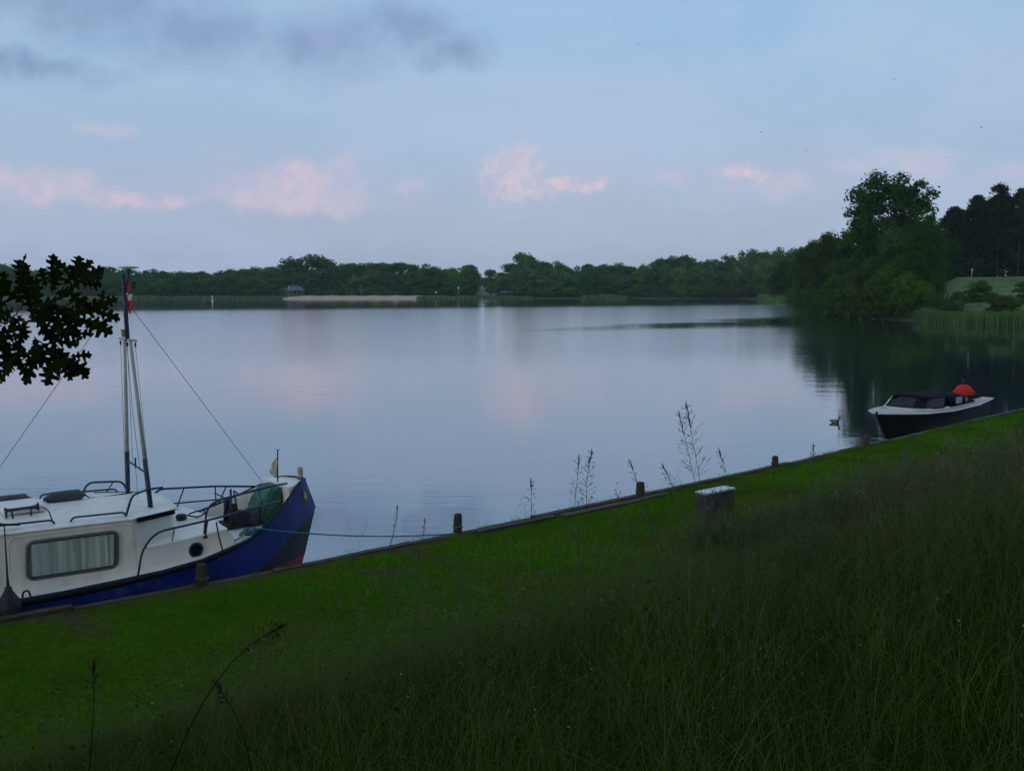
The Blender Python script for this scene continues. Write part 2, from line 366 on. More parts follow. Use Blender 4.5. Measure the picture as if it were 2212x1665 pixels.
# ---------------------------------------------------------------- lake
def water_mat():
    m = bpy.data.materials.new('lake_water'); m.use_nodes = True; t = NG(m.node_tree); t.t.nodes.clear()
    pos = t.n('ShaderNodeNewGeometry').outputs['Position']; sp = t.n('ShaderNodeSeparateXYZ'); t.put(sp.inputs[0], pos)
    small = t.noise(t.vmath('MULTIPLY', pos, (1.3, 3.6, 1)), 1.0, 3, .6, .3)
    mid = t.noise(t.vmath('MULTIPLY', pos, (.35, .9, 1)), 1.0, 3, .55, .2)
    big = t.noise(t.vmath('MULTIPLY', pos, (.010, .030, 1)), 1.0, 4, .6, .6)      # wind lanes
    y = t.math('ADD', sp.outputs[1], t.math('MULTIPLY', t.math('SUBTRACT', big, .5), 90))
    ruff = t.math('MULTIPLY', t.smooth(y, 30, 90), t.math('SUBTRACT', 1, t.math('MULTIPLY', t.smooth(t.math('SUBTRACT', y, t.math('MULTIPLY', sp.outputs[0], .6)), 205, 275), .82)))
    lee = t.smooth(t.math('ADD', t.math('SUBTRACT', sp.outputs[0], t.math('MULTIPLY', y, .30)), t.math('MULTIPLY', big, 8)), -6, 10)      # calm water under the right shore
    ruff = t.math('MULTIPLY', ruff, t.math('SUBTRACT', 1, t.math('MULTIPLY', lee, .9)))
    px_ = t.math('MAXIMUM', sp.outputs[0], 0)
    ly = t.math('DIVIDE', t.math('SUBTRACT', t.math('SUBTRACT', sp.outputs[1], t.math('MULTIPLY', sp.outputs[0], .80)), t.math('ADD', 106, t.math('MULTIPLY', t.math('SUBTRACT', big, .5), 46))), t.math('ADD', 4, t.math('MULTIPLY', px_, .36)))
    lane = t.math('MULTIPLY', t.math('SUBTRACT', 1, t.smooth(t.math('ABSOLUTE', ly), .2, 1.15)), t.smooth(sp.outputs[0], -4, 16))          # one smooth slick
    ruff = t.math('MULTIPLY', ruff, t.math('SUBTRACT', 1, t.math('MULTIPLY', lane, .9)))
    h = t.math('ADD', t.math('MULTIPLY', small, .35), mid)
    b = t.n('ShaderNodeBump'); b.inputs['Distance'].default_value = .05
    t.put(b.inputs['Strength'], t.math('ADD', .10, t.math('MULTIPLY', ruff, .30))); t.put(b.inputs['Height'], h)
    gl = t.n('ShaderNodeBsdfGlossy'); t.put(gl.inputs['Normal'], b.outputs[0]); t.put(gl.inputs['Roughness'], t.math('ADD', .03, t.math('MULTIPLY', ruff, .10))); gl.inputs[0].default_value = (.97, .985, 1, 1)
    df = t.n('ShaderNodeBsdfDiffuse'); df.inputs[0].default_value = (.010, .022, .026, 1)
    fr = t.n('ShaderNodeFresnel'); fr.inputs[0].default_value = 1.34; t.put(fr.inputs['Normal'], b.outputs[0])
    mx = t.n('ShaderNodeMixShader'); t.put(mx.inputs[0], t.math('MULTIPLY_ADD', fr.outputs[0], (.70), .31, True)); t.put(mx.inputs[1], df.outputs[0]); t.put(mx.inputs[2], gl.outputs[0])
    o = t.n('ShaderNodeOutputMaterial'); t.put(o.inputs[0], mx.outputs[0])
    return m
M['water'] = water_mat()
tag(link('lake', np_mesh('lake', [(-1500, -200, 0), (1500, -200, 0), (1500, 1500, 0), (-1500, 1500, 0)], [(0, 1, 2, 3)]), M['water']), kind='structure')
tag(link('lake_bed', np_mesh('lake_bed', [(-1500, -200, -2.5), (1500, -200, -2.5), (1500, 1500, -2.5), (-1500, 1500, -2.5)], [(0, 1, 2, 3)]), M['far_soil']), kind='structure')

# ---------------------------------------------------------------- the near bank (dike)
BP = np.array([(-70, -35.6), (-30, -5.5), (-14.4, 6.22), (-6.41, 12.23), (-4.36, 13.66), (-3.33, 14.54), (-.91, 16.68), (2.55, 19.67), (6.09, 22.98), (9.3, 26.13), (13, 29.75), (17.43, 33.97), (30, 45.6), (60, 74), (92, 105)])
cum = np.r_[0, np.cumsum(np.hypot(*np.diff(BP, axis=0).T))]; cum -= cum[5]     # t = 0 by the motor cruiser's bow
def bank(t):
    t = np.asarray(t, dtype=float); f = lambda q: np.stack([np.interp(q, cum, BP[:, 0]), np.interp(q, cum, BP[:, 1])], -1)
    return sum(f(t + k) for k in (-1.6, -.8, 0, .8, 1.6)) / 5
def bank_n(t):                               # unit vector away from the water
    d = bank(np.asarray(t) + .5) - bank(np.asarray(t) - .5); d /= np.linalg.norm(d, axis=-1, keepdims=True)
    return np.stack([d[..., 1], -d[..., 0]], -1)
SX = [0, .3, 3.6, 4.6, 6.5, 9, 11.5, 14, 17, 24, 40, 90]; SZ = [.47, .52, .56, .68, 1.45, 2.35, 2.88, 3.1, 3.2, 3.2, 2.6, 2.2]
def vnoise(x, y, s=1.0, seed=0):             # smooth value noise
    x = np.asarray(x) * s + 1000; y = np.asarray(y) * s + 1000; xi = np.floor(x).astype(int); yi = np.floor(y).astype(int); fx = x - xi; fy = y - yi
    fx = fx * fx * (3 - 2 * fx); fy = fy * fy * (3 - 2 * fy)
    def h(a, b): q = np.sin(a * 127.1 + b * 311.7 + seed * 74.7) * 43758.5453; return q - np.floor(q)
    return (h(xi, yi) * (1 - fx) + h(xi + 1, yi) * fx) * (1 - fy) + (h(xi, yi + 1) * (1 - fx) + h(xi + 1, yi + 1) * fx) * fy
def bank_h(t, s):
    z = np.interp(s, SX, SZ); k = np.clip((s - .2) / 3, 0, 1)
    return z + (vnoise(t, s, .35, 1) - .5) * .16 * k + (vnoise(t, s, 1.1, 2) - .5) * .07 * np.clip(s / .6, .3, 1)
tt = np.r_[np.arange(-50, -16, 2), np.arange(-16, 30, .35), np.arange(30, 60, 1), np.arange(60, 116, 4)]; ss = np.r_[0, .08, .2, .4, .6, np.arange(.9, 16, .4), 18, 22, 30, 40, 60, 90]
T_, S_ = np.meshgrid(tt, ss, indexing='ij'); pp = bank(T_) + bank_n(T_) * S_[..., None]
V = np.dstack([pp, bank_h(T_, S_)[..., None]]).reshape(-1, 3)
V = np.r_[V, np.c_[(bank(tt)), np.full(len(tt), -2.6)]]                       # earth face below the lip
ni, nj = len(tt), len(ss); I, J = np.meshgrid(np.arange(ni - 1), np.arange(nj - 1), indexing='ij')
q = (I * nj + J).ravel(); F = np.c_[q, q + nj, q + nj + 1, q + 1]
b0 = ni * nj; k = np.arange(ni - 1); F = np.r_[F, np.c_[b0 + k, b0 + k + 1, (k + 1) * nj, k * nj]]
pw = np.r_[((vnoise(T_, S_, .9, 21) * .7 + vnoise(T_, S_, 2.6, 22) * .3 > .62) & (S_ < 1.7) & (T_ < 2)).ravel(), np.zeros(ni)] * .8
wear = np.maximum(pw, np.clip(1 - np.r_[S_.ravel(), np.zeros(ni)] / (.25 + .5 * np.r_[vnoise(T_, S_, .9, 5).ravel(), np.ones(ni)]), 0, 1))
gn = np.r_[vnoise(T_, S_, .8, 7).ravel(), np.zeros(ni)][:, None]
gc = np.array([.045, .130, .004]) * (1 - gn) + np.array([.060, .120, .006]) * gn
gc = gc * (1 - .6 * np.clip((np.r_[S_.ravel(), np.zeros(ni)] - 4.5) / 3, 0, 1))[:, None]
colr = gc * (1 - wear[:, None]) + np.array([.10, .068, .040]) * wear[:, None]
M['soil'] = bpy.data.materials.new('bank_soil'); M['soil'].use_nodes = True
t_ = NG(M['soil'].node_tree); P_ = t_.t.nodes['Principled BSDF']; P_.inputs['Roughness'].default_value = 1; P_.inputs['Specular IOR Level'].default_value = 0
vc = t_.n('ShaderNodeVertexColor', layer_name='Col'); ps = t_.n('ShaderNodeNewGeometry').outputs['Position']
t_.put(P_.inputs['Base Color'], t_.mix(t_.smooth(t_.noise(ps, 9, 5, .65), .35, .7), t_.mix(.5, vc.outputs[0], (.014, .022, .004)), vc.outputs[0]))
bp_ = t_.n('ShaderNodeBump'); bp_.inputs['Strength'].default_value = .8; bp_.inputs['Distance'].default_value = .04; t_.put(bp_.inputs['Height'], t_.noise(ps, 22, 4, .6)); t_.put(P_.inputs['Normal'], bp_.outputs[0])
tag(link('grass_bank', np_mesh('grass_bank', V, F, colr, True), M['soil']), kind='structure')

# ---------------------------------------------------------------- land round the lake
SH = [(-200, -120), (-330, 20), (-330, 200), (-262, 330), (-205, 395), (-160, 400), (-114, 397), (-92, 392), (-83, 388), (-60, 391), (-37, 392), (-10, 404), (10, 404), (36, 404), (60, 406), (86, 404), (95, 380), (88, 330), (80, 290), (69, 242), (58.5, 197), (54.5, 170), (54, 150), (55.5, 138), (58, 128), (66, 122), (78, 116), (88, 109), (97, 103)]
SHv = np.array(SH, float); cen = np.array([-60., 150.])
rows = []
seg = []
for a, b in zip(SHv, SHv[1:]):
    n = max(2, int(np.hypot(*(b - a)) / 4)); seg += [a + (b - a) * i / n for i in range(n)]
seg = np.array(seg + [SHv[-1]]); tg = np.gradient(seg, axis=0); tg /= np.linalg.norm(tg, axis=1, keepdims=True)
nrm = np.stack([-tg[:, 1], tg[:, 0]], 1)
for _ in range(12): nrm[1:-1] = (nrm[:-2] + nrm[1:-1] * 2 + nrm[2:]) / 4
nrm /= np.linalg.norm(nrm, axis=1, keepdims=True)
jit = (vnoise(seg[:, 0], seg[:, 1], .12, 3) - .5) * 2.5
for off, z in ((-3, -.8), (0, .04), (1.2, .3), (8, .7), (25, 1.1), (60, 1.5)):
    rows.append(np.c_[seg + nrm * (off + jit[:, None] * (off < 5)), np.full(len(seg), z)])
rad = (seg - cen); rad /= np.linalg.norm(rad, axis=1, keepdims=True)
for rr, z in ((700, 2.5), (1400, 4)): rows.append(np.c_[cen + rad * rr, np.full(len(seg), z)])
V = np.concatenate(rows); n = len(seg); I, J = np.meshgrid(np.arange(len(rows) - 1), np.arange(n - 1), indexing='ij'); q = (I * n + J).ravel()
tag(link('far_shore', np_mesh('far_shore', V, np.c_[q, q + 1, q + n + 1, q + n], smooth=True), M['far_soil']), kind='structure')
# sandy beach: a shallow slope a little proud of the shore
bx = np.linspace(-88, -36.5, 30); rows = []
for i, (k, z) in enumerate(((-2, -.1), (0, .25), (6, .76), (14, .98), (22, 1.12))):
    w = 1 if i < 2 else .97
    rows.append(np.c_[-62 + (bx + 62) * (w - .0) + (i > 2) * 1.5, np.interp(bx, SHv[:, 0][7:13], SHv[:, 1][7:13]) - 1.5 + k + np.sin(bx * .3) * .5, np.full(30, z) + .12 * np.sin(bx * .7 + i)])
V = np.concatenate(rows); I, J = np.meshgrid(np.arange(4), np.arange(29), indexing='ij'); q = (I * 30 + J).ravel()
tag(link('beach', np_mesh('beach', V, np.c_[q, q + 1, q + 31, q + 30], smooth=True), M['sand']), kind='structure')
# grassy embankment on the right shore
hx = np.linspace(0, 1, 40); rows = []
A, B = np.array([57., 153.]), np.array([118., 118.])
for w, z in ((0, .4), (.18, 1.6), (.5, 4.2), (.8, 5.9), (1, 6.2), (1.6, 6.0), (3.5, 5.0)):
    base_ = A + (B - A) * hx[:, None]; nn = np.array([.49, .87])
    zz = np.where(w > .1, z * np.clip(hx * 9 + .15, 0, 1), z); rows.append(np.c_[base_ + nn * (w * 24), zz + (vnoise(hx * 40, np.full(40, w * 9), .4, 4) - .5) * .5 * (w > .1)])
V = np.concatenate(rows); I, J = np.meshgrid(np.arange(6), np.arange(39), indexing='ij'); q = (I * 40 + J).ravel()
tag(link('grass_hill', np_mesh('grass_hill', V, np.c_[q, q + 1, q + 41, q + 40], smooth=True), M['hill_grass']), kind='structure')

# ---------------------------------------------------------------- trees
def leaf_quads(rs, c, nrm, size):
    n = len(c); nrm = nrm + rs.normal(0, .55, (n, 3)); nrm /= np.linalg.norm(nrm, axis=1, keepdims=True) + 1e-9
    r = rs.normal(0, 1, (n, 3)); u = np.cross(nrm, r); u /= np.linalg.norm(u, axis=1, keepdims=True) + 1e-9; w = np.cross(nrm, u)
    s = (size * rs.uniform(.6, 1.35, n))[:, None]; asp = rs.uniform(.55, 1.0, n)[:, None]
    v = np.stack([c - u * s, c - w * s * asp + nrm * s * .15, c + u * s * .9, c + w * s * asp + nrm * s * .15], 1).reshape(-1, 3)
    i = np.arange(n) * 4
    return v, np.c_[i, i + 1, i + 2, i + 3]
def crown_mesh(name, seed, H, rad, z0, prof, nb, rb, per, leaf, droop=0.0, flat=1.0):
    """prof(f) = relative radius at relative height f; nb leaf clusters of radius rb"""
    rs = np.random.default_rng(seed); C = []; N = []
    for k in range(nb):
        f = rs.uniform(0, 1) ** .85; a = rs.uniform(0, 2 * math.pi); e = prof(f) * rad * (.8 + .4 * rs.random())
        rr = e * math.sqrt(rs.uniform(.15, 1.0)); b = rb * rs.uniform(.6, 1.25)
        c = np.array([math.cos(a) * rr, math.sin(a) * rr, z0 + f * (H - z0 - b * .5)])
        d = rs.normal(0, 1, (per, 3)); d /= np.linalg.norm(d, axis=1, keepdims=True); d[:, 2] = np.where(d[:, 2] < -.3, -d[:, 2], d[:, 2])
        q = rs.uniform(.55, 1.0, per)[:, None] ** .5 * b * (1 + .25 * rs.normal(0, 1, (per, 1)))
        p = c + d * q * np.array([1, 1, flat])
        if droop: p[:, 2] -= droop * rs.random(per) * b
        C.append(p); N.append(d + np.array([0, 0, .35]))
    v, f = leaf_quads(rs, np.concatenate(C), np.concatenate(N), leaf)
    v[:, 2] = np.maximum(v[:, 2], .05)
    return np_mesh(name, v, f)
def trunk_mesh(name, seed, H, r, z0, limbs=5, lean=.03):
    rs = random.Random(seed); mb = MB(); top = Vector((rs.uniform(-1, 1) * lean * H, rs.uniform(-1, 1) * lean * H, H * .86))
    P = [Vector((top.x * t ** 1.5, top.y * t ** 1.5, -.6 + (top.z + .6) * t)) for t in (0, .05, .25, .5, .75, 1)]
    mb.tube(P, [r * 1.5, r * 1.1, r * .9, r * .65, r * .4, r * .12], 7)
    for k in range(limbs):
        t = rs.uniform(.3, .8); b = Vector((top.x * t ** 1.5, top.y * t ** 1.5, -.6 + (top.z + .6) * t)); a = rs.uniform(0, 6.28); l = H * rs.uniform(.16, .3)
        e = b + Vector((math.cos(a) * l * .8, math.sin(a) * l * .8, l * .7)); m_ = (b + e) / 2 + Vector((0, 0, -l * .08))
        mb.tube([b, m_, e], [r * .4 * (1.2 - t), r * .28 * (1.2 - t), r * .06], 5, False)
    me = bpy.data.meshes.new(name); me.from_pydata([tuple(p) for p in mb.v], [], mb.f); me.update(); me.polygons.foreach_set('use_smooth', np.array(mb.sm, dtype=bool)); return me
dome = lambda f: math.sqrt(max(0, 1 - (2 * f - .75) ** 2 / 1.65)) if f > .3 else .78 + .5 * f
oval = lambda f: .35 + .9 * math.sin(math.pi * min(1, f * .95 + .06)) ** .8 * .75
bushp = lambda f: math.sqrt(max(0.02, 1 - f * f))
PR = {}
def proto(kind, i, crown, trunk, lm, bm):
    crown.materials.append(lm); trunk.materials.append(bm); PR.setdefault(kind, []).append((crown, trunk))
for i in range(4): proto('round', i, crown_mesh('round_crown', 20 + i, 14, 4.6, 1.6, dome, 46, 1.75, 120, .36), trunk_mesh('round_trunk', i, 14, .25, 2), L1, M['bark'])
for i in range(3): proto('light', i, crown_mesh('light_crown', 40 + i, 13, 4.2, .9, oval, 44, 1.6, 120, .34), trunk_mesh('light_trunk', 9 + i, 13, .2, 2), L2, M['bark'])
for i in range(2): proto('tall', i, crown_mesh('tall_crown', 60 + i, 16, 3.4, 2.5, oval, 42, 1.5, 120, .34), trunk_mesh('tall_trunk', 15 + i, 16, .25, 3), L1, M['bark'])
for i in range(2): proto('near', i, crown_mesh('near_crown', 70 + i, 14, 4.6, 1.0, dome, 70, 1.4, 170, .21), trunk_mesh('near_trunk', 19 + i, 14, .25, 2), L3, M['bark'])
for i in range(3): proto('bush', i, crown_mesh('bush_crown', 80 + i, 5, 3.2, .1, bushp, 40, .85, 150, .17), trunk_mesh('bush_trunk', 25 + i, 5, .09, .3, 7, .1), L4, M['bark'])
proto('poplar', 0, crown_mesh('poplar_crown', 91, 22, 5.8, 5.5, lambda f: (.62 + .38 * math.sin(math.pi * min(1, f * 1.05))) if f < .8 else 1.0 - (f - .8) * 2.2, 120, 1.5, 190, .25), trunk_mesh('poplar_trunk', 31, 22, .42, 4, 9), L3, M['bark'])
proto('birch', 0, crown_mesh('birch_crown', 95, 17, 4.4, 2.0, lambda f: 1 - f * .75, 80, 1.1, 170, .17, droop=1.6, flat=1.5), trunk_mesh('birch_trunk', 33, 17, .25, 3, 7), L3, M['bark'])
pine_p = lambda f: (.5 + .55 * math.sin(math.pi * min(1, f * .9 + .15))) * (1.0 if f < .85 else .6)
for i in range(2): proto('pine', i, crown_mesh('pine_crown', 97 + i, 17, 3.6, 2.6, pine_p, 92, 1.15, 150, .21, flat=.7), trunk_mesh('pine_trunk', 37 + i, 17, .22, 7, 6), L5, M['bark_pale'])
NOM = dict(round=(14, 4.6), light=(13, 4.2), tall=(16, 3.4), near=(14, 4.6), bush=(5, 3.2), poplar=(22, 5.8), birch=(17, 4.4), pine=(17, 3.6))
def tree(name, kind, x, y, z, h, rad, label, cat, group=None, idx=None, rz=None):
    c, t = PR[kind][random.randrange(len(PR[kind])) if idx is None else idx % len(PR[kind])]
    e = empty(name, (x, y, z), random.uniform(0, 6.28) if rz is None else rz); H, r = NOM[kind]
    e.scale = (rad / r, rad / r * random.uniform(.9, 1.1), h / H)
    tag(e, label, cat, group)
    link('trunk', t, None, e); link('crown', c, None, e)
    return e
def tree_px(name, kind, px, ytop, d, zb, wpx, label, cat, group=None, idx=None):
    x = (px - 1106) / FPX * d / math.cos(0); h = EYE + (620 - ytop) * d / FPX - zb
    return tree(name, kind, x, d, zb, h * 1.0, wpx * d / FPX / 2, label, cat, group, idx)
# far wood: back row follows the skyline seen in the photograph
sky_px = [-420, -200, -60, 0, 29, 70, 128, 180, 240, 300, 340, 390, 450, 500, 540, 580, 610, 640, 672, 700, 720, 757, 791, 834, 879, 919, 976, 1016, 1029]
sky_y = [583, 578, 585, 583, 569, 586, 577, 584, 581, 585, 586, 588, 590, 586, 580, 582, 580, 565, 558, 562, 571, 571, 569, 569, 570, 575, 579, 577, 583]
sky2_px = [1090, 1115, 1132, 1155, 1181, 1220, 1252, 1316, 1376, 1429, 1475, 1518, 1536, 1571, 1607, 1660, 1688, 1724, 1760]
sky2_y = [586, 562, 555, 566, 568, 577, 575, 574, 575, 561, 551, 565, 568, 556, 546, 543, 540, 543, 540]
GRP = {'left': ('hazy green tree in the far wood left of the beach', 'trees of the far wood left of the beach'),
       'mid': ('dark green tree in the wood behind the sand beach', 'trees of the wood behind the beach'),
       'right': ('dark green tree in the waterside wood right of the shore gap', 'trees of the waterside wood right of the gap')}
def grp(px): return 'left' if px < 600 else 'mid' if px < 1040 else 'right'
special = {1016: 0, 1132: 0}
px = -420.0
while px < 1735:
    left = px < 600; gap = 1026 < px < 1092
    if not gap and not (640 < px < 705) and not (1112 < px < 1150):
        yt = np.interp(px, sky_px, sky_y) if px < 1040 else np.interp(px, sky2_px, sky2_y)
        d = (440 if left else 432) + random.uniform(-6, 14)
        if px > 1500: d -= (px - 1500) * .12
        lb, gr = GRP[grp(px)]
        tree_px('deciduous_tree', random.choice(['round', 'round', 'tall', 'light'] if not left else ['round', 'light', 'light']), px, yt + random.uniform(-2, 5), d, 1.2, random.uniform(42, 60), lb, 'tree', gr)
    px += random.uniform(17, 29)
px = -400.0
while px < 1735:                              # front row, lower, down to the water's edge
    gap = 1020 < px < 1085
    if not gap:
        yt = (np.interp(px, sky_px, sky_y) if px < 1040 else np.interp(px, sky2_px, sky2_y))
        low = 620 - (620 - yt) * random.uniform(.45, .85)
        d = 421 if px < 600 else 424 if px < 1040 else 413 - max(0, px - 1500) * .10
        lb, gr = GRP[grp(px)]
        tree_px('deciduous_tree', random.choice(['light', 'round', 'light']), px, low + 3, d + random.uniform(-4, 3), .6, random.uniform(34, 56), lb.replace('tree in', 'lower tree at the front of'), 'tree', gr.replace('trees', 'front trees'))
    px += random.uniform(22, 34)
tree_px('deciduous_tree', 'round', 672, 556, 430, 1, 118, 'broad dome-shaped tree rising above the wood left of the beach', 'tree', idx=1)
tree_px('deciduous_tree', 'round', 1132, 553, 424, 1, 62, 'tall round-topped tree just right of the gap in the far shore', 'tree', idx=2)
tree_px('deciduous_tree', 'tall', 1060, 585, 410, .4, 34, 'small lone tree standing in the gap of the far shore', 'tree', idx=0)
tree_px('deciduous_tree', 'tall', 1017, 575, 424, 1, 34, 'upright tree at the left edge of the gap in the far shore', 'tree', idx=1)
for i, p in enumerate((1000, 1022, 1040, 1056, 1078)): tree_px('deciduous_tree', 'round', p, 598 + (i % 2) * 2, 840, 2.5, 34, 'pale blue tree of the distant row seen through the shore gap', 'tree', 'distant trees through the shore gap')
# right shore
RT = [('deciduous_tree', 'near', 1700, 566, 262, .6, 78, 'green tree behind the reed tongue at the foot of the right wood', 'tree'),
      ('deciduous_tree', 'near', 1748, 523, 215, .8, 74, 'dark narrow-topped tree at the left end of the right wood', 'tree'),
      ('deciduous_tree', 'near', 1793, 507, 190, 1, 96, 'rounded dark tree stepping up toward the tall poplar', 'tree'),
      ('deciduous_tree', 'near', 1845, 478, 184, 1, 112, 'broad dark tree leaning against the left of the tall poplar', 'tree'),
      ('poplar_tree', 'poplar', 1917, 386, 168, 1, 156, 'tallest poplar with loose airy crown above the right wood', 'tree'),
      ('birch_tree', 'birch', 1993, 470, 152, 1.2, 118, 'drooping birch right of the tall poplar, beside the grass slope', 'tree'),
      ('deciduous_tree', 'near', 1935, 500, 158, 1, 110, 'dense tree in front of the poplar trunk', 'tree')]
for a in RT: tree_px(*a)
for p, yt, d, w, lb in ((2052, 452, 196, 66, 'lowest dark pine at the left end of the pine stand'), (2098, 428, 190, 62, 'dark pine second from the left in the pine stand'), (2146, 402, 186, 66, 'jagged tallest pine on the grassy hill'),
                        (2192, 414, 182, 62, 'dark pine beside the tallest pine at the picture edge'), (2240, 400, 180, 70, 'dark pine cut by the right picture edge')):
    tree_px('pine_tree', 'pine', p, yt, d, 5.4, w, lb, 'pine', 'pines on the grassy hill')
for p, yt, d in ((2040, 470, 210), (2065, 455, 208), (2112, 440, 210), (2160, 430, 208), (2205, 430, 206), (2250, 420, 205), (2075, 500, 204), (2125, 480, 205), (2172, 470, 204), (2215, 470, 200), (2290, 430, 186), (2340, 440, 180), (2400, 420, 176)):
    tree_px('pine_tree', 'pine', p, yt, d, 5, 70, 'dark pine at the back of the stand on the grassy hill', 'pine', 'back row of the pine stand')
for p, yt, d, w in ((2058, 520, 212, 120), (2120, 500, 214, 130), (2185, 490, 212, 130), (2250, 470, 210, 140), (2340, 470, 200, 150)):
    tree_px('deciduous_tree', 'near', p, yt, d, 4.5, w, 'dark broadleaf tree filling the shade behind the pine stand', 'tree', 'undergrowth trees behind the pines')
for p, yt, d, w in ((1735, 560, 250, 90), (1790, 540, 215, 100), (1840, 530, 200, 110), (1900, 500, 196, 120), (1960, 480, 190, 120), (2020, 500, 190, 100)):
    tree_px('deciduous_tree', 'near', p, yt, d, 1.2, w, 'dark tree in the depth of the right wood behind the tall poplar', 'tree', 'inner trees of the right wood')
BU = [(1722, 612, 240, 46, 'small green bush at the waterline by the reed tongue'), (1762, 606, 205, 60, 'bush hanging over the water left of the shore bushes'), (1803, 600, 176, 80, 'leafy bush below the dark rounded tree'),
      (1852, 586, 160, 92, 'broad bush below the tall poplar'), (1908, 590, 151, 92, 'light green bush at the waterline under the poplar'), (1962, 596, 145, 88, 'full bush hanging over the water below the birch'),
      (2004, 618, 141, 58, 'low bush where the bushes meet the reed bed'), (2112, 610, 146, 62, 'round dark bush on the grassy slope'), (2218, 608, 140, 76, 'bush on the slope cut by the right picture edge'), (2062, 632, 139, 50, 'low scrubby bush behind the reed bed'), (2165, 640, 134, 70, 'wide low bush behind the tall reeds')]
for p, yt, d, w, lb in BU:
    zb = .3 if p < 2050 else 1.0
    if p in (2112, 2218): zb = 2.2
    tree_px('bush', 'bush', p, yt, d, zb, w, lb, 'bush')

# ---------------------------------------------------------------- blades: reeds, mown grass, rough grass
def blades(base, h, w, bend, col, seg=3, rs=rng, tipcol=None):
    n = len(base); a = rs.uniform(0, 2 * math.pi, n); side = np.stack([np.cos(a), np.sin(a), np.zeros(n)], 1)
    b = rs.uniform(0, 2 * math.pi, n); lean = np.stack([np.cos(b), np.sin(b), np.zeros(n)], 1)
    vs = []; cs = []
    for k in range(seg + 1):
        t = k / seg; p = base + np.stack([np.zeros(n), np.zeros(n), h * (t - .25 * bend * t * t)], 1) + lean * (h * bend * t ** 2)[:, None]
        wd = (w * (1 - t) ** .6 * .5)[:, None]
        cc = col if tipcol is None else col * (1 - t) + tipcol * t
        if k < seg: vs += [p - side * wd, p + side * wd]; cs += [cc, cc]
        else: vs += [p]; cs += [cc]
    m = 2 * seg + 1; v = np.stack(vs, 1).reshape(-1, 3); c = np.stack(cs, 1).reshape(-1, 3)
    i = np.arange(n) * m; f = []
    for k in range(seg - 1): f += [np.c_[i + 2 * k, i + 2 * k + 1, i + 2 * k + 3], np.c_[i + 2 * k, i + 2 * k + 3, i + 2 * k + 2]]
    f.append(np.c_[i + 2 * seg - 2, i + 2 * seg - 1, i + 2 * seg])
    return v, np.concatenate(f), c
def merge(parts):
    V = []; F = []; C = []; o = 0
    for v, f, c in parts: V.append(v); F.append(f + o); C.append(c); o += len(v)
    return np.concatenate(V), np.concatenate(F), np.concatenate(C)
def palette(n, cols, wts, jitter=.25, rs=rng):
    c = np.array(cols)[rs.choice(len(cols), n, p=np.array(wts) / sum(wts))]
    return c * rs.uniform(1 - jitter, 1 + jitter, (n, 1))
def stuff_mesh(name, parts, m):
    v, f, c = merge(parts); return tag(link(name, np_mesh(name, v, f, c), m), kind='stuff')
def reed_bed(poly, n, h, col, wts):
    poly = np.array(poly); i = rng.integers(0, len(poly) - 1, n); t = rng.random(n)[:, None]; b = poly[i] * (1 - t) + poly[i + 1] * t
    return b, n, h, col, wts
def reeds(name, line, depth, n, h, w, cols, wts):
    line = np.array(line, float); L = np.r_[0, np.cumsum(np.hypot(*np.diff(line, axis=0).T))]; s = rng.random(n) * L[-1]
    x = np.interp(s, L, line[:, 0]); y = np.interp(s, L, line[:, 1]); y = y + rng.random(n) * depth - .8
    hh = h * rng.uniform(.6, 1.1, n) * (.75 + .5 * vnoise(x, y, .25, 6))
    stuff_mesh(name, [blades(np.c_[x, y, np.full(n, -.05)], hh, np.full(n, w), rng.uniform(.05, .25, n), palette(n, cols, wts), 2)], RB)
RC = [(.06, .16, .014), (.09, .19, .02), (.15, .11, .05)]
reeds('reed_bed', [(55.5, 135), (57, 127.5), (63, 122.5), (74, 117), (86, 109)], 6, 16000, 1.9, .07, RC, (5, 4, 1))
reeds('reed_tongue', [(95, 376), (89, 335), (83, 300), (76, 268), (70.5, 240)], 16, 9000, 2.2, .22, [(.09, .19, .03), (.12, .21, .04)], (1, 1))
reeds('shore_sedge', [(28, 402.5), (46, 402.5)], 5, 2500, 1.7, .25, [(.10, .18, .04), (.12, .20, .05)], (1, 1))
reeds('beach_scrub', [(-37, 391), (-20, 398), (-9, 402), (8, 402)], 16, 9000, 1.15, .3, [(.10, .19, .04), (.14, .21, .05), (.06, .11, .03), (.22, .18, .09)], (3, 3, 2, 1.2))
reeds('shore_scrub', [(-150, 398), (-120, 396), (-100, 392), (-88, 389)], 10, 5000, 1.3, .3, [(.08, .15, .04), (.12, .17, .05)], (2, 1))

def undergrowth(name, line, depth, n, hmax, size, m):
    line = np.array(line, float); L = np.r_[0, np.cumsum(np.hypot(*np.diff(line, axis=0).T))]; u = rng.random(n) * L[-1]
    x = np.interp(u, L, line[:, 0]) + rng.normal(0, 1, n); y = np.interp(u, L, line[:, 1]) + rng.random(n) * depth
    z = rng.random(n) ** 1.2 * hmax * (.55 + .8 * vnoise(x, y, .16, 31)) + .2
    v, f = leaf_quads(rng, np.c_[x, y, z], np.tile([0, -.6, .6], (n, 1)), size)
    tag(link(name, np_mesh(name, v, f), m), kind='stuff')
undergrowth('wood_undergrowth', [(-260, 352), (-215, 412), (-160, 418), (-100, 414), (-84, 416), (-60, 418), (-16, 424)], 10, 15000, 4.0, .5, L1)
undergrowth('wood_undergrowth', [(-4, 418), (4, 411), (36, 409), (60, 410), (84, 407), (99, 402)], 9, 11000, 4.2, .5, L1)
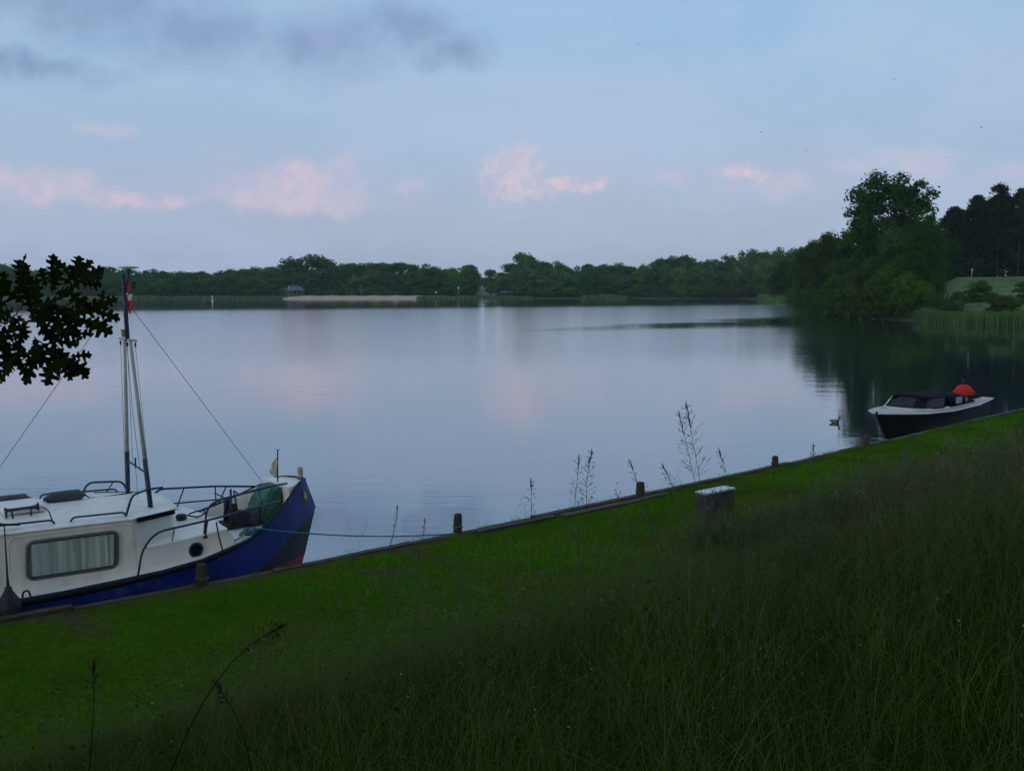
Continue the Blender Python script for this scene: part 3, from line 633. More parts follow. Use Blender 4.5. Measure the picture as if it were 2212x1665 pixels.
undergrowth('wood_undergrowth', [(96, 402), (97, 380), (90, 330), (82, 290), (72, 246), (60, 198), (54.5, 172), (52.5, 156), (54, 146), (58, 136)], 7, 26000, 3.6, .3, L3)
undergrowth('wood_undergrowth', [(70, 188), (90, 182), (130, 165)], 10, 9000, 5.0, .3, L5)
bpy.data.objects['wood_undergrowth.003'].location.z = 5.0
def scatter(n, t0, t1, s0, s1, near=1.2, far=70, margin=.14):
    t = rng.uniform(t0, t1, n); s = rng.uniform(s0, s1, n); p = bank(t) + bank_n(t) * s[:, None]
    ok = (p[:, 1] > near) & (p[:, 1] < far) & (np.abs(p[:, 0]) < p[:, 1] * (.51 + margin) + 2.0)
    return t[ok], s[ok], p[ok]
def ground(t, s, p): return np.c_[p, bank_h(t, s) - .015]
G_MOWN = [(.058, .180, .006), (.082, .212, .008), (.108, .208, .012), (.20, .15, .022)]
parts = []
t, s, p = scatter(400000, -14, 34, .12, 7.6, 5, 45)
bare = ((s < .55) & (vnoise(t, s, 1.3, 5) > .42)) | ((s < 1.6) & (t < 2) & (vnoise(t, s, .9, 21) * .7 + vnoise(t, s, 2.6, 22) * .3 > .64) & (rng.random(len(t)) < .8)); edge = rng.random(len(t)) < np.clip((6.6 + 1.6 * vnoise(t, s, .5, 33) - s) / 2.8, 0, 1); far = rng.random(len(t)) < np.clip(22 / p[:, 1], .3, 1)
ok = ~bare & edge & far; t, s, p = t[ok], s[ok], p[ok]; n = len(t); sc = np.clip(p[:, 1] / 14, .8, 2.2)
dry = vnoise(t, s, .55, 8); pc = palette(n, G_MOWN, (5, 5, 3, .6), .25); mt = (.35 + .60 * vnoise(t, s, .7, 41) + .50 * vnoise(t, s, 2.4, 42) + .25 * vnoise(t, s, 7.0, 45))[:, None]; pc = pc * mt; yl = np.clip(vnoise(t, s, 1.1, 43) * .6 + vnoise(t, s, 3.1, 44) * .4 - .56, 0, 1)[:, None] * 3.2; yl = np.minimum(yl, .75); pc = pc * (1 - yl) + np.array([.155, .150, .014]) * yl * mt
t2, s2, p2 = scatter(14000, -14, 34, -.10, .5, 5, 45); k2 = vnoise(t2, s2, 1.9, 71) * .6 + vnoise(t2, s2, 5.5, 72) * .4 > .50; t2, s2, p2 = t2[k2], s2[k2], p2[k2]; m2 = len(t2)
parts.append(blades(np.c_[p2, np.full(m2, .47)], rng.uniform(.06, .20, m2), .005 * np.clip(p2[:, 1] / 14, .8, 2.2), rng.uniform(.3, 1.3, m2), palette(m2, [(.05, .12, .008), (.09, .15, .015), (.15, .12, .04)], (4, 3, 1.5), .35), 2))
parts.append(blades(ground(t, s, p), rng.uniform(.05, .12, n) * (.7 + .6 * vnoise(t, s, 1.7, 9)), .0055 * sc, rng.uniform(.2, .9, n), pc, 2))
stuff_mesh('mown_grass', parts, BL)
G_TALL = [(.040, .115, .004), (.062, .135, .006), (.030, .075, .004), (.16, .15, .06), (.095, .070, .040)]
parts = []
def rough(n, t0, t1, s0, s1, near, far, hlo, hhi, w, seg, edge0, edge1, tip=0.0):
    t, s, p = scatter(n, t0, t1, s0, s1, near, far)
    k = np.clip((s - edge0 - (vnoise(t, s, .5, 11) - .5) * 2.2) / (edge1 - edge0), 0, 1); ok = rng.random(len(t)) < k
    t, s, p, k = t[ok], s[ok], p[ok], k[ok]; m = len(t); lr = np.clip(.62 + (p[:, 0] / p[:, 1] + .28) * 1.0, .56, 1.0); cl = vnoise(t, s, .8, 12); cl2 = vnoise(t, s, 2.3, 13)
    h = rng.uniform(hlo, hhi, m) * (.45 + .55 * k) * (.55 + .6 * cl + .35 * cl2) * lr
    c = palette(m, G_TALL, (5, 5, 3, .8, .9), .4)
    br_ = np.clip(vnoise(t, s, .6, 15) * 1.6 - .62 + .35 * (p[:, 0] / p[:, 1] < -.1), 0, 1)[:, None] * .7; c = (c * (1 - br_) + np.array([.070, .072, .014]) * br_) * .90
    tu = vnoise(p[:, 0], p[:, 1], 3.3, 51) * .6 + vnoise(p[:, 0], p[:, 1], 7.5, 52) * .4; c = c * (.35 + 1.35 * np.clip(tu * 1.6 - .3, 0, 1.1))[:, None]; h = h * (.65 + .7 * tu)
    lw = np.clip(1 - (s - 3.0) / (2.4 + 2.4 * np.clip(p[:, 0] / p[:, 1] * 3 + .9, 0, 1)), 0, 1)[:, None] * .8; c = c * (1 - lw) + palette(m, G_MOWN, (5, 5, 3, 1.2), .35) * .62 * lw
    return blades(ground(t, s, p), h, np.full(m, w) * np.clip(p[:, 1] / 6, .8, 2.4), rng.uniform(.25, 1.35, m) ** 1.2, c, seg, rng, c * (1 - tip) + np.array([.20, .215, .085]) * tip)
parts.append(rough(230000, -14, 40, 2.4, 14.5, 1.0, 45, .16, .55, .0048, 3, 3.7, 7.5, .45))
parts.append(rough(60000, -12, 40, 3.0, 14, 1.2, 40, .45, .85, .0032, 4, 3.8, 9.0, .55))
parts.append(rough(26000, 5, 13, 3.4, 6.8, 8, 24, .5, .8, .0042, 4, 2.6, 3.6, .5))
stuff_mesh('rough_grass', parts, BLR)
# seed heads standing over the rough grass
def panicle(mb, base, tip, curve, r, pan, spread, rs, nodes=9, dense=1.0):
    b, e = Vector(base), Vector(tip); mid = (b + e) / 2 + Vector(curve); pts = []
    for i in range(9):
        t = i / 8; pts.append(b * (1 - t) ** 2 + mid * 2 * t * (1 - t) + e * t * t)
    mb.tube(pts, [r * (1.15 - .8 * i / 8) for i in range(9)], 5, False)
    L = (e - b).length
    for k in range(nodes):
        f = 1 - pan * (1 - (k + .5) / nodes); i = min(7, int(f * 8)); u = f * 8 - i; p = pts[i].lerp(pts[i + 1], u); ax = (pts[i + 1] - pts[i]).normalized()
        for j in range(max(1, int(round(rs.uniform(1.6, 3.2) * dense)))):
            a = rs.uniform(0, 6.28); o = ax.orthogonal().normalized(); d = (o * math.cos(a) + ax.cross(o) * math.sin(a)) * 1.0 + ax * rs.uniform(.3, 1.2)
            l = spread * L * (1 - .75 * (k / nodes)) * rs.uniform(.5, 1.2); q = p + d.normalized() * l
            mb.tube([p, q], [r * .28, r * .2], 3, False)
            for m_ in range(max(1, int(4 * dense))):
                w = p.lerp(q, rs.uniform(.5, 1.05)); dd = (d.normalized() + Vector((rs.uniform(-.6, .6), rs.uniform(-.6, .6), rs.uniform(-.3, .7)))).normalized(); sl = rs.uniform(.007, .014)
                mb.tube([w, w + dd * sl * .5, w + dd * sl], [r * .2, r * .42, r * .1], 4, False)
    nt_ = int((16 if dense > .65 else 5) * dense)
    for k in range(nt_):                      # tight tip
        f = 1 - .12 * k / nt_; p = pts[7].lerp(pts[8], max(0, f * 8 - 7)); ax = (pts[8] - pts[7]).normalized()
        dd = (ax + Vector((rs.uniform(-.3, .3), rs.uniform(-.3, .3), rs.uniform(0, .3)))).normalized(); mb.tube([p, p + dd * .012, p + dd * .026], [r * .3, r * .9, r * .1], 4, False)
M['stalk'] = mat('grass_stalk', (.045, .065, .022), .8, .35, 30, world=True)
M['stalk_dry'] = mat('dry_grass_stalk', (.11, .085, .062), .85, .35, 30, world=True)
M['stalk_dark'] = mat('dark_grass_stalk', (.012, .017, .007), .9, .3, 30, world=True, spec=.05)
rsd = random.Random(5)
STK = [(1560, 1340, 1483, 878, 4.2, (.0, 0, .05), .36, 'tallest seeding grass stalk standing against the lake', 1.4),
       (1552, 1330, 1467, 896, 4.3, (.02, 0, .03), .34, 'second tallest grass stalk just left of the tallest one', 1.1),
       (1290, 1240, 1277, 978, 4.6, (-.07, 0, .04), .5, 'dark seeding grass stalk with a bent head above the plank edge', 1.5),
       (1215, 1260, 1251, 990, 4.7, (.02, 0, .03), .5, 'thin leaning grass stalk left of the bent dark one', 1.2),
       (1150, 1260, 1147, 1040, 4.9, (0, 0, .02), .5, 'upright seeding grass stalk over the bank planks', 1.1),
       (1425, 1220, 1361, 998, 5.2, (.02, 0, .02), .4, 'grass stalk leaning left beside the middle mooring post', .9),
       (1500, 1230, 1433, 1008, 5.0, (.05, 0, .03), .4, 'feathery grass stalk left of the tallest pair', 1.1),
       (1590, 1230, 1553, 974, 5.2, (.06, 0, .02), .42, 'pale feathery grass stalk right of the tallest pair', 1.1),
       (1740, 1120, 1757, 964, 7.5, (.03, 0, .02), .3, 'short grass stalk at the lip near the fourth mooring post', .8),
       (842, 1180, 858, 1096, 8.5, (.03, 0, .03), .6, 'drooping grass stalk in front of the mooring rope', .9),
       (905, 1200, 917, 1124, 8.5, (.02, 0, .02), .5, 'small grass stalk right of the one in front of the rope', .8),
       (360, 1690, 605, 1356, 2.3, (-.02, 0, .13), .22, 'long arching grass stalk low in the left of the slope', .8),
       (545, 1690, 470, 1480, 2.2, (.03, 0, .02), .25, 'dark broad grass stalk under the long arching one', .6),
       (190, 1690, 203, 1440, 2.6, (.01, 0, .01), .25, 'thin upright grass stalk at the lower left', .7),
       (1050, 1420, 985, 1268, 4.6, (.02, 0, .02), .35, 'dark bent grass stalk on the lawn edge below the planks', .9),
       (1330, 1430, 1235, 1142, 4.6, (.02, 0, .0), .3, 'thin stalk leaning left across the mown grass', .7),
       (1390, 1340, 1330, 1110, 4.8, (.01, 0, .0), .3, 'thin dark stalk leaning left below the middle mooring post', .6)]
for bx_, by_, tx, ty, d, cv, pan, lb, dn in STK:
    b = at_y(bx_, by_, d); tp = at_y(tx, ty, d + .05); b = tp + (b - tp) * 1.0
    mb = MB(); panicle(mb, b, tp, cv, (.0015 * d / 4.5 ** .5 * .62) if d > 3 else .0021, pan, .095, rsd, 12, dn)
    # carry the stem down to the ground
    dirn = (b - tp).normalized(); mb.tube([b, b + Vector((dirn.x * .4, dirn.y * .4, -1.2))], .0016 * d / 4.5 + .0006, 5, False)
    tag(mb.build('seeding_grass_stalk', M['stalk'] if d > 3 else M['stalk_dark']), lb, 'grass stalk', 'seeding grass stalks on the slope')
mb = MB(); mb2 = MB(); t, s, p = scatter(5200, -12, 40, 5.0, 13.5, 2.2, 30)
for k in range(len(t)):
    if rsd.random() > (.75 if p[k][0] > -.5 else .3): continue
    b = Vector((*p[k], float(bank_h(t[k], s[k])))); h = rsd.uniform(.6, 1.1) * (.65 if s[k] < 6.2 else 1)
    (mb if rsd.random() < .5 else mb2).cur = 0
    dd = p[k][1]
    panicle(mb if rsd.random() < .5 else mb2, b, b + Vector((rsd.gauss(0, .22), rsd.gauss(0, .22), h)), (rsd.gauss(0, .09), rsd.gauss(0, .09), .10), .00085 * max(1, dd / 5), .38, .085, rsd, 8 if dd < 9 else 6, .62)
tag(mb.build('grass_seed_heads', M['stalk_dry']), kind='stuff'); tag(mb2.build('grass_seed_heads', M['stalk']), kind='stuff')
# feathery heads of the flowering grass, a tuft of small spikelets each
def heads(n, cols, t0=-12, t1=40, s0=3.4, s1=13.5, hl=.35, hh=.95, seed=0):
    t, s, p = scatter(n, t0, t1, s0, s1, 2.0, 34)
    k = np.clip((s - 3.8) / 3.6, .04, 1); lr = np.clip(.55 + (p[:, 0] / p[:, 1] + .28) * 1.1, .45, 1.0); ok = (rng.random(len(t)) < k) & (vnoise(p[:, 0], p[:, 1], .9, 61 + seed) + .5 * vnoise(p[:, 0], p[:, 1], 3.0, 62) > .62)
    t, s, p, k, lr = t[ok], s[ok], p[ok], k[ok], lr[ok]; m = len(t); z = bank_h(t, s) + rng.uniform(hl, hh, m) * (.5 + .5 * k) * lr
    q = 15; ax = np.stack([rng.normal(0, .45, m), rng.normal(0, .45, m), np.full(m, 1.0)], 1); ax /= np.linalg.norm(ax, axis=1, keepdims=True); L = rng.uniform(.09, .24, m)
    f = rng.random((m, q)); sp = (.004 + .035 * (1 - f)) * rng.uniform(.4, 1.2, (m, 1))
    c = np.c_[p, z][:, None, :] + ax[:, None, :] * (f * L[:, None])[..., None] + rng.normal(0, 1, (m, q, 3)) * sp[..., None]
    v, fc = leaf_quads(rng, c.reshape(-1, 3), np.tile([0, -1.0, .3], (m * q, 1)), .0065); v = v.reshape(-1, 4, 3); ctr = v.mean(1, keepdims=True); d_ = v - ctr; d_[..., 2] *= 1.7; d_[..., :2] *= .6; sc = np.repeat(np.clip(p[:, 1] / 8, .40, 1.7), q)[:, None, None]; v = (ctr + d_ * sc).reshape(-1, 3)
    col = np.repeat(np.repeat(palette(m, cols, [1] * len(cols), .3), q, axis=0), 4, axis=0)
    st = blades(np.c_[p, z - rng.uniform(.15, .35, m)], rng.uniform(.2, .4, m), np.full(m, .0028) * np.clip(p[:, 1] / 7, .7, 2), rng.uniform(0, .3, m), palette(m, [(.10, .10, .045)], [1]), 2)
    return (v, fc, col), st
M_H = BL
for nm_, n_h, cols_, sd_ in (('grass_heads', 9000, [(.16, .14, .10), (.12, .095, .075), (.19, .18, .12)], 0), ('grass_heads', 6000, [(.10, .085, .06), (.13, .14, .07)], 5)):
    (v, f, c_), st = heads(n_h, cols_, seed=sd_)
    tag(link(nm_, np_mesh(nm_, v, f, c_), BL), kind='stuff'); stuff_mesh('grass_stems', [st], BL)
# broad weeds among the grass
t, s, p = scatter(9000, -12, 38, 5.2, 13.5, 1.5, 26); m = len(t); c = ground(t, s, p); c[:, 2] += rng.uniform(.12, .5, m)
v, f = leaf_quads(rng, c, np.tile([0, 0, 1.0], (m, 1)), .013); col = palette(m, [(.035, .08, .008), (.02, .05, .006), (.07, .10, .015)], (4, 4, 1)); 
stuff = tag(link('weed_leaves', np_mesh('weed_leaves', v, f, np.repeat(col, 4, axis=0)), BL), kind='stuff')

t, s, p = scatter(1500, -12, 38, 4.8, 13.5, 2.5, 26); m = len(t); c = ground(t, s, p); c[:, 2] += rng.uniform(.25, .65, m)
v, f = leaf_quads(rng, c, np.tile([0, -.5, 1.0], (m, 1)), .006)
tag(link('meadow_flowers', np_mesh('meadow_flowers', v, f, np.repeat(palette(m, [(.35, .36, .26), (.28, .26, .14), (.30, .28, .08)], (3, 3, 1)), 4, axis=0)), BL), kind='stuff')

# ---------------------------------------------------------------- bank edging, posts, cabinet
rv = empty('bank_edging', (0, 0, 0)); tag(rv, 'weathered brown timber edging along the lip of the grass bank', 'bank edging')
tpos = -16.0; i = 0; rp = random.Random(3)
while tpos < 62:
    L = rp.uniform(2.2, 3.2) * (1 if tpos < 30 else 2); mb = MB(); mf = MB()
    n = 7; top = .50 + rp.uniform(-.015, .03); ra = []; rb_ = []
    for k in range(n):
        u = tpos + (L - .02) * k / (n - 1); pz = bank(u); nn = bank_n(u); w0 = -.10 + rp.uniform(-.006, .006); w1 = .045 + rp.uniform(-.01, .01); z = top + rp.uniform(-.006, .006)
        a = pz + nn * w0; b = pz + nn * w1
        ra.append([(a[0], a[1], z - .05), (a[0], a[1], z), (b[0], b[1], z + .003), (b[0], b[1], z - .05)])
        a = pz + nn * -.085; b = pz + nn * -.045; rb_.append([(a[0], a[1], -.6), (a[0], a[1], z - .052), (b[0], b[1], z - .052), (b[0], b[1], -.6)])
    for rows_, q in ((ra, mb), (rb_, mf)):
        q.loft(rows_, True, False); q.add(rows_[0], [(0, 1, 2, 3)]); q.add(rows_[-1], [(3, 2, 1, 0)])
    mb.build('plank', M['plank'], rv); mf.build('facing_board', M['plank'], rv)
    tpos += L; i += 1
for (a0, a1, s0, wd, dz) in ((5.3, 7.5, .30, .16, .0), (3.4, 5.2, .22, .12, .01), (7.6, 8.3, .22, .14, .0)):
    mb = MB(); rows_ = []
    for u in np.linspace(a0, a1, 6):
        pz = bank(u); nn = bank_n(u); a = pz + nn * s0; b = pz + nn * (s0 + wd); z = float(bank_h(u, s0)) + .05 + dz
        rows_.append([(a[0], a[1], z - .12), (a[0], a[1], z), (b[0], b[1], z), (b[0], b[1], z - .12)])
    mb.loft(rows_, True, False); mb.add(rows_[0], [(0, 1, 2, 3)]); mb.add(rows_[-1], [(3, 2, 1, 0)])
    mb.build('plank', M['plank'], rv)
PO = [(437, 1262, .30, .075, 'short mooring post beside the blue cruiser hull'), (989, 1149, .31, .075, 'mooring post with mossy top holding the teal rope'), (1383, 1071, .28, .085, 'stubby mooring post beside the exposed planks'),
      (1674, 1007, .24, .075, 'mooring post behind the grey cabinet, by the lip'), (1871, 961, .26, .075, 'mooring post next to the small sloop bow')]
for k, (px_, py_, h, r, lb) in enumerate(PO):
    b = at_z(px_, py_, .5); e = empty('mooring_post', (b.x, b.y, .5), k * 1.3); tag(e, lb, 'mooring post', 'mooring posts along the bank edge')
    mb = MB(); mb.lathe((0, 0, 0), [(r * 1.02, -.5), (r, 0), (r * .97, h * .6), (r * .93, h * .93), (r * .80, h), (.001, h + .012)], 12)
    o = mb.build('post', M['wood_post'], e)
    for w in o.data.vertices: w.co.x += rp.uniform(-.006, .006); w.co.y += rp.uniform(-.006, .006) + w.co.z * .05 * (k - 2) * .4; w.co.z += rp.uniform(-.008, .008) * (w.co.z > .1)
    mc = MB(); mc.tube([(math.cos(a) * (r + .008), math.sin(a) * (r + .008), h * .32 + .01 * math.sin(a * 2)) for a in np.linspace(0, 6.283, 14)], .012, 6, False); mc.build('rope_loop' if k == 1 else 'iron_band', M['rope_teal'] if k == 1 else M['rust'], e)
c0, c1, c2 = at_z(1526.4, 1065.7, 1.35), at_z(1589.6, 1053.2, 1.35), at_z(1507, 1061, 1.35)
ca = math.atan2(c1.y - c0.y, c1.x - c0.x); Lc = (c1 - c0).length; ux = Vector((math.cos(ca), math.sin(ca), 0)); uy = Vector((-math.sin(ca), math.cos(ca), 0)); Dc = .24
ce = c0 + ux * Lc / 2 + uy * Dc / 2; e = empty('utility_cabinet', (ce.x, ce.y, .5), ca); tag(e, 'low grey metal utility cabinet with pale lid on the mown bank', 'utility cabinet')
mb = MB(); mb.box((0, 0, .40), (Lc - .03, Dc - .03, .84)); mb.build('body', M['cabinet'], e, .006)
mb = MB(); mb.box((0, 0, .835), (Lc, Dc, .035)); mb.build('lid', M['zinc'], e, .006)
mb = MB(); mb.box((0, -Dc / 2 + .010, .42), (Lc - .10, .012, .66)); dr = mb.build('door', M['cabinet'], e, .003)
mb = MB(); mb.box((Lc * .30, -Dc / 2 + .0, .45), (.025, .012, .10)); mb.build('handle', M['black'], dr, .003)
mb = MB()
for k in range(4): mb.box((-Lc / 2 + .012, 0, .62 + k * .03), (.01, Dc * .5, .012))
mb.build('vent', M['black'], e)

# ---------------------------------------------------------------- motor cruiser
CO = Vector((-3.344, 16.760, 0)); CA = math.atan2(.60053501, .79959847)
uvz = lambda u, v, z: (u, -v, z)             # u forward, v to starboard (the bank side)
boat = empty('motor_cruiser', CO, CA); tag(boat, 'white and blue steel motor cruiser with bipod mast moored at the bank', 'boat')
def B(): return MB(uvz)
GU = np.array([.18, .30, .435, .75, 1.01, 1.3, 1.585, 2.32, 3.2, 4.05, 5.1, 8, 9.6]); GHB = np.array([.02, .17, .333, .615, .797, .97, 1.112, 1.363, 1.48, 1.482, 1.484, 1.40, 1.15]); GZ = np.array([1.455, 1.475, 1.47, 1.30, 1.148, 1.0, .872, .728, .662, .61, .60, .62, .70])
KU = np.array([.0, .2, .42, .75, 1.035, 1.43, 2.0, 3, 5, 9.6]); KHB = np.array([.03, .27, .496, .76, .937, 1.161, 1.38, 1.52, 1.54, 1.22]); KZ = np.array([.95, .90, .842, .746, .612, .40, .22, .12, .10, .12])
us = np.array([0, .04, .1, .2, .3, .435, .6, .75, .9, 1.1, 1.3, 1.585, 2.0, 2.4, 3, 3.6, 4.3, 5.1, 6, 7, 8, 9, 9.6])
def stem(z): return np.interp(z, [-.5, 0, .2, .66, .95, 1.2, 1.47], [.42, .24, .19, .07, .0, .09, .18])
def hull_rows(sgn):
    top, kn, mid, wl, bt = [], [], [], [], []
    for u in us:
        ug = np.interp(u, [0, 1.2, 20], [.18, 1.25, 20]); hb = np.interp(ug, GU, GHB); zg = np.interp(ug, GU, GZ); top.append((-ug, sgn * hb, zg))
        hk = np.interp(u, KU, KHB); zk = np.interp(u, KU, KZ); kn.append((-u, sgn * hk, zk))
        uw = np.interp(u, [0, 1.5, 20], [.22, 1.6, 20]); hw = np.interp(uw, [.22, .6, 1.2, 2, 3, 5, 9.6], [.01, .30, .68, 1.05, 1.30, 1.42, 1.1])
        zw = min(.17, zk - .06); wl.append((-np.interp(u, [0, 1.5, 20], [.20, 1.6, 20]), sgn * hw, zw)); bt.append((-np.interp(u, [0, 1.5, 20], [.45, 1.9, 20]), sgn * hw * .55, -.55))
    return top, kn, wl, bt
mb = B()
for sg in (1, -1):
    top, kn, wl, bt = hull_rows(sg)
    mb.cur = 0; mb.loft([top, kn], smooth=True)
    mb.cur = 1; mb.loft([kn, wl], smooth=True)
    mb.cur = 2; mb.loft([wl, bt], smooth=True)
tS, kS, wS, bS = hull_rows(1); tP, kP, wP, bP = hull_rows(-1)
mb.cur = 0; mb.add([tS[0], kS[0], kP[0], tP[0]], [(0, 1, 2, 3)]); mb.add([tS[-1], kS[-1], kP[-1], tP[-1]], [(0, 1, 2, 3)]); mb.cur = 1; mb.add([kS[0], wS[0], wP[0], kP[0]], [(0, 1, 2, 3)]); mb.add([kS[-1], wS[-1], bS[-1], bP[-1], wP[-1], kP[-1]], [(0, 1, 2, 3, 4, 5)])
mb.cur = 2; mb.add([wS[0], bS[0], bP[0], wP[0]], [(0, 1, 2, 3)])
hull = mb.build('hull', [M['blue'], M['hull_dark'], M['red_hull']], boat)
for sg, nm in ((1, 's'), (-1, 'p')):          # rubbing strake and capping rail along the sheer
    top = hull_rows(sg)[0]; mb = B(); mb.tube([Vector(p) + Vector((0, sg * .012, -.012)) for p in top], [.016] * 10 + [.022] * 2 + [.040] * 3 + [.055] * (len(top) - 15), 8); mb.build('rubbing_strake', M['hull_dark'], boat)
    kn = hull_rows(sg)[1]; mb = B(); mb.tube([Vector(p) + Vector((0, sg * .004, 0)) for p in kn], .009, 6); mb.build('knuckle_line', M['blue'], boat)
    mb = B(); top_in = [(p[0], p[1] * .965, p[2] - .01) for p in top]; mb.loft([top_in, [(p[0], p[1] * .95, min(p[2] - .02, .72)) for p in top]]); mb.build('bulwark_lining', M['white'], boat)
# deck: side decks at sheer level aft, foredeck inside the bulwark
def deck_z(u): return float(np.interp(-u, [0, 1.2, 1.7, 2.4, 3.2, 4.5, 9.6], [.80, .80, .78, .70, .645, .60, .62]))
mb = B(); rows_ = []
for u in us[3:]:
    u = -u; hb = float(np.interp(-u, GU, GHB)) * .975; rows_.append([(u, hb * k, deck_z(u) + .012 * (1 - k * k)) for k in (-1, -.5, 0, .5, 1)])
mb.loft(rows_, smooth=False); mb.build('deck', M['white'], boat)
# white box over the stem head
mb = B(); o1 = [(-.20, .02), (-.32, .175), (-.45, .33), (-.60, .47), (-.70, .555), (-.70, -.555), (-.60, -.47), (-.45, -.33), (-.32, -.175), (-.20, -.02)]
mb.prism([(u, v * .97, .72) for u, v in o1], (0, 0, .72)); mb.build('bow_locker', M['white'], boat, .012)
# foredeck trunk with porthole
tz = lambda u: float(np.interp(u, [-3.2, -1.85], [.965, 1.03]))
mb = B(); rows_ = []
for u, hb, k in ((-3.4, 1.10, 0), (-3.1, 1.10, 0), (-2.5, 1.06, 0), (-1.9, .97, 0)):
    z = tz(u); rows_.append([(u, hb + .01, deck_z(u) - .05), (u, hb, z - .015), (u, hb - .02, z), (u, hb * .5, z + .02), (u, 0, z + .03), (u, -hb * .5, z + .02), (u, -hb + .02, z), (u, -hb, z - .015), (u, -hb - .01, deck_z(u) - .05)])
rows_.append([(-1.70, v * .93, deck_z(-1.7) - .05 + (z - .70) * 0) for (u, v, z) in rows_[-1]])
mb.loft(rows_, smooth=False); trunk = mb.build('trunk_cabin', M['white'], boat)
def disc(mb, c, r, n=20, depth=.03, ring=.02, rx=1.0):
    out = [(c[0] + math.cos(a) * r * rx, c[1], c[2] + math.sin(a) * r) for a in np.linspace(0, 2 * math.pi, n, endpoint=False)]
    return out
pc = (-2.42, 1.062, .80); mb = B(); ring = disc(mb, pc, .098)
mb.tube([Vector(p) for p in ring + ring[:1]], .016, 8, False); pt = mb.build('porthole', M['tube'], trunk)
mb = B(); mb.add([(p[0], p[1] + .006, p[2]) for p in disc(mb, pc, .092)], [tuple(range(20))]); mb.build('pane', M['hood'], pt)
mb = B(); mb.box((-2.27, 1.046, .965), (.06, .012, .045)); mb.build('rust_streak', M['rust'], trunk)
# deckhouse
def house_rows():
    lo = [(-7.6, 1.12), (-3.30, 1.12), (-3.20, 1.09), (-2.66, .80), (-2.58, .72), (-2.52, 0)]
    up = [(-7.6, 1.10), (-3.32, 1.10), (-3.22, 1.07), (-2.70, .79), (-2.62, .71), (-2.57, 0)]
    return lo, up
lo, up = house_rows(); full = lambda L: L + [(u, -v) for u, v in L[-2::-1]]
LO, UP = full(lo), full(up); zr = lambda u: float(np.interp(u, [-7.6, -5, -3.3, -2.5], [1.47, 1.435, 1.405, 1.385]))
mb = B(); mb.loft([[(u, v, .57 if u < -3.25 else .8) for u, v in LO], [(u, v, zr(u) - .02) for u, v in UP]], smooth=False)
mb.add([(-7.6, 1.12, .57), (-7.6, 1.10, 1.45), (-7.6, -1.10, 1.45), (-7.6, -1.12, .57)], [(0, 1, 2, 3)])
house = mb.build('deckhouse', M['white'], boat, .012)
rows_ = []
for u, hb in ((-7.7, 1.115), (-6, 1.115), (-4.5, 1.115), (-3.32, 1.115), (-3.0, .97), (-2.68, .80), (-2.59, .70)):
    rows_.append([(u, hb * k, zr(u) - .02 + .085 * (1 - k * k) - (.0 if abs(k) < 1 else .0)) for k in (-1, -.97, -.75, -.4, 0, .4, .75, .97, 1)])
mb = B(); mb.loft(rows_, smooth=True); mb.loft([rows_[-1], [(-2.52 - .0 * abs(v), v * .9, z - .03) for u, v, z in rows_[-1]]]); roof = mb.build('roof', M['white'], boat, 0, .025)
mb = B(); mb.prism([(-3.27, 1.118, 1.405), (-2.645, .800, 1.388), (-2.64, .806, 1.325), (-3.265, 1.124, 1.342)], (.012, .024, 0)); mb.build('roof_trim', M['hood'], house)
mb = B(); mb.prism([(-3.27, -1.118, 1.405), (-2.645, -.800, 1.388), (-2.64, -.806, 1.325), (-3.265, -1.124, 1.342)], (.012, -.024, 0)); mb.build('roof_trim', M['hood'], house)
def rrect(u0, z0, u1, z1, r, n=6, skew=0.0):
    P = []
    for cu, cz, a0 in ((u1 - r, z1 - r, 0), (u0 + r, z1 - r, 90), (u0 + r, z0 + r, 180), (u1 - r, z0 + r, 270)):
        for k in range(n + 1):
            a = R(a0 + 90 * k / n); P.append((cu + r * math.cos(a), cz + r * math.sin(a)))
    return [(u + skew * (z - (z0 + z1) / 2), z) for u, z in P]
def window(u0, z0, u1, z1, sg, curtains=True, slope=0.0):
    P = rrect(u0, z0, u1, z1, .09, 6, .04); zz = lambda u, z: z + slope * (u - (u0 + u1) / 2); vv = 1.112
    mb = B(); mb.tube([(u, sg * (vv + .010), zz(u, z)) for u, z in P + P[:1]], .026, 8, False); fr = mb.build('window', M['rubber'], house)
    mb = B(); q = [(u, sg * (vv + .038), zz(u, z)) for u, z in P]; mb.add(q, [tuple(range(len(q)))]); mb.build('pane', M['glass'], fr)
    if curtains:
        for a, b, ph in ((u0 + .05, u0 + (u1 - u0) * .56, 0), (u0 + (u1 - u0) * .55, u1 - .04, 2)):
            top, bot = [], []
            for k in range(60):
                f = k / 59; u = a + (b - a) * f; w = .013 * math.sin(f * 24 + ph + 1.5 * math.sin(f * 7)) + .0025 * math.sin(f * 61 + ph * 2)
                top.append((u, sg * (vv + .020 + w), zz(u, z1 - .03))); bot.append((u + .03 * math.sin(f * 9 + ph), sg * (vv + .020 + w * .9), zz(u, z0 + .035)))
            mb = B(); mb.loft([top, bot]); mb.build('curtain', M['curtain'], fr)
    mb = B(); P2 = rrect(u0 - .22, z0 - .15, u1 + .22, z1 + .085, .10, 5); mb.tube([(u, sg * (1.104 + .005), zz(u, z)) for u, z in P2 + P2[:1]], .006, 5, False); mb.build('moulding', M['white'], house)
for sg in (1, -1):
    window(-4.70, .765, -3.55, 1.265, sg, True, -.015); window(-6.95, .78, -5.75, 1.28, sg, True, -.01)
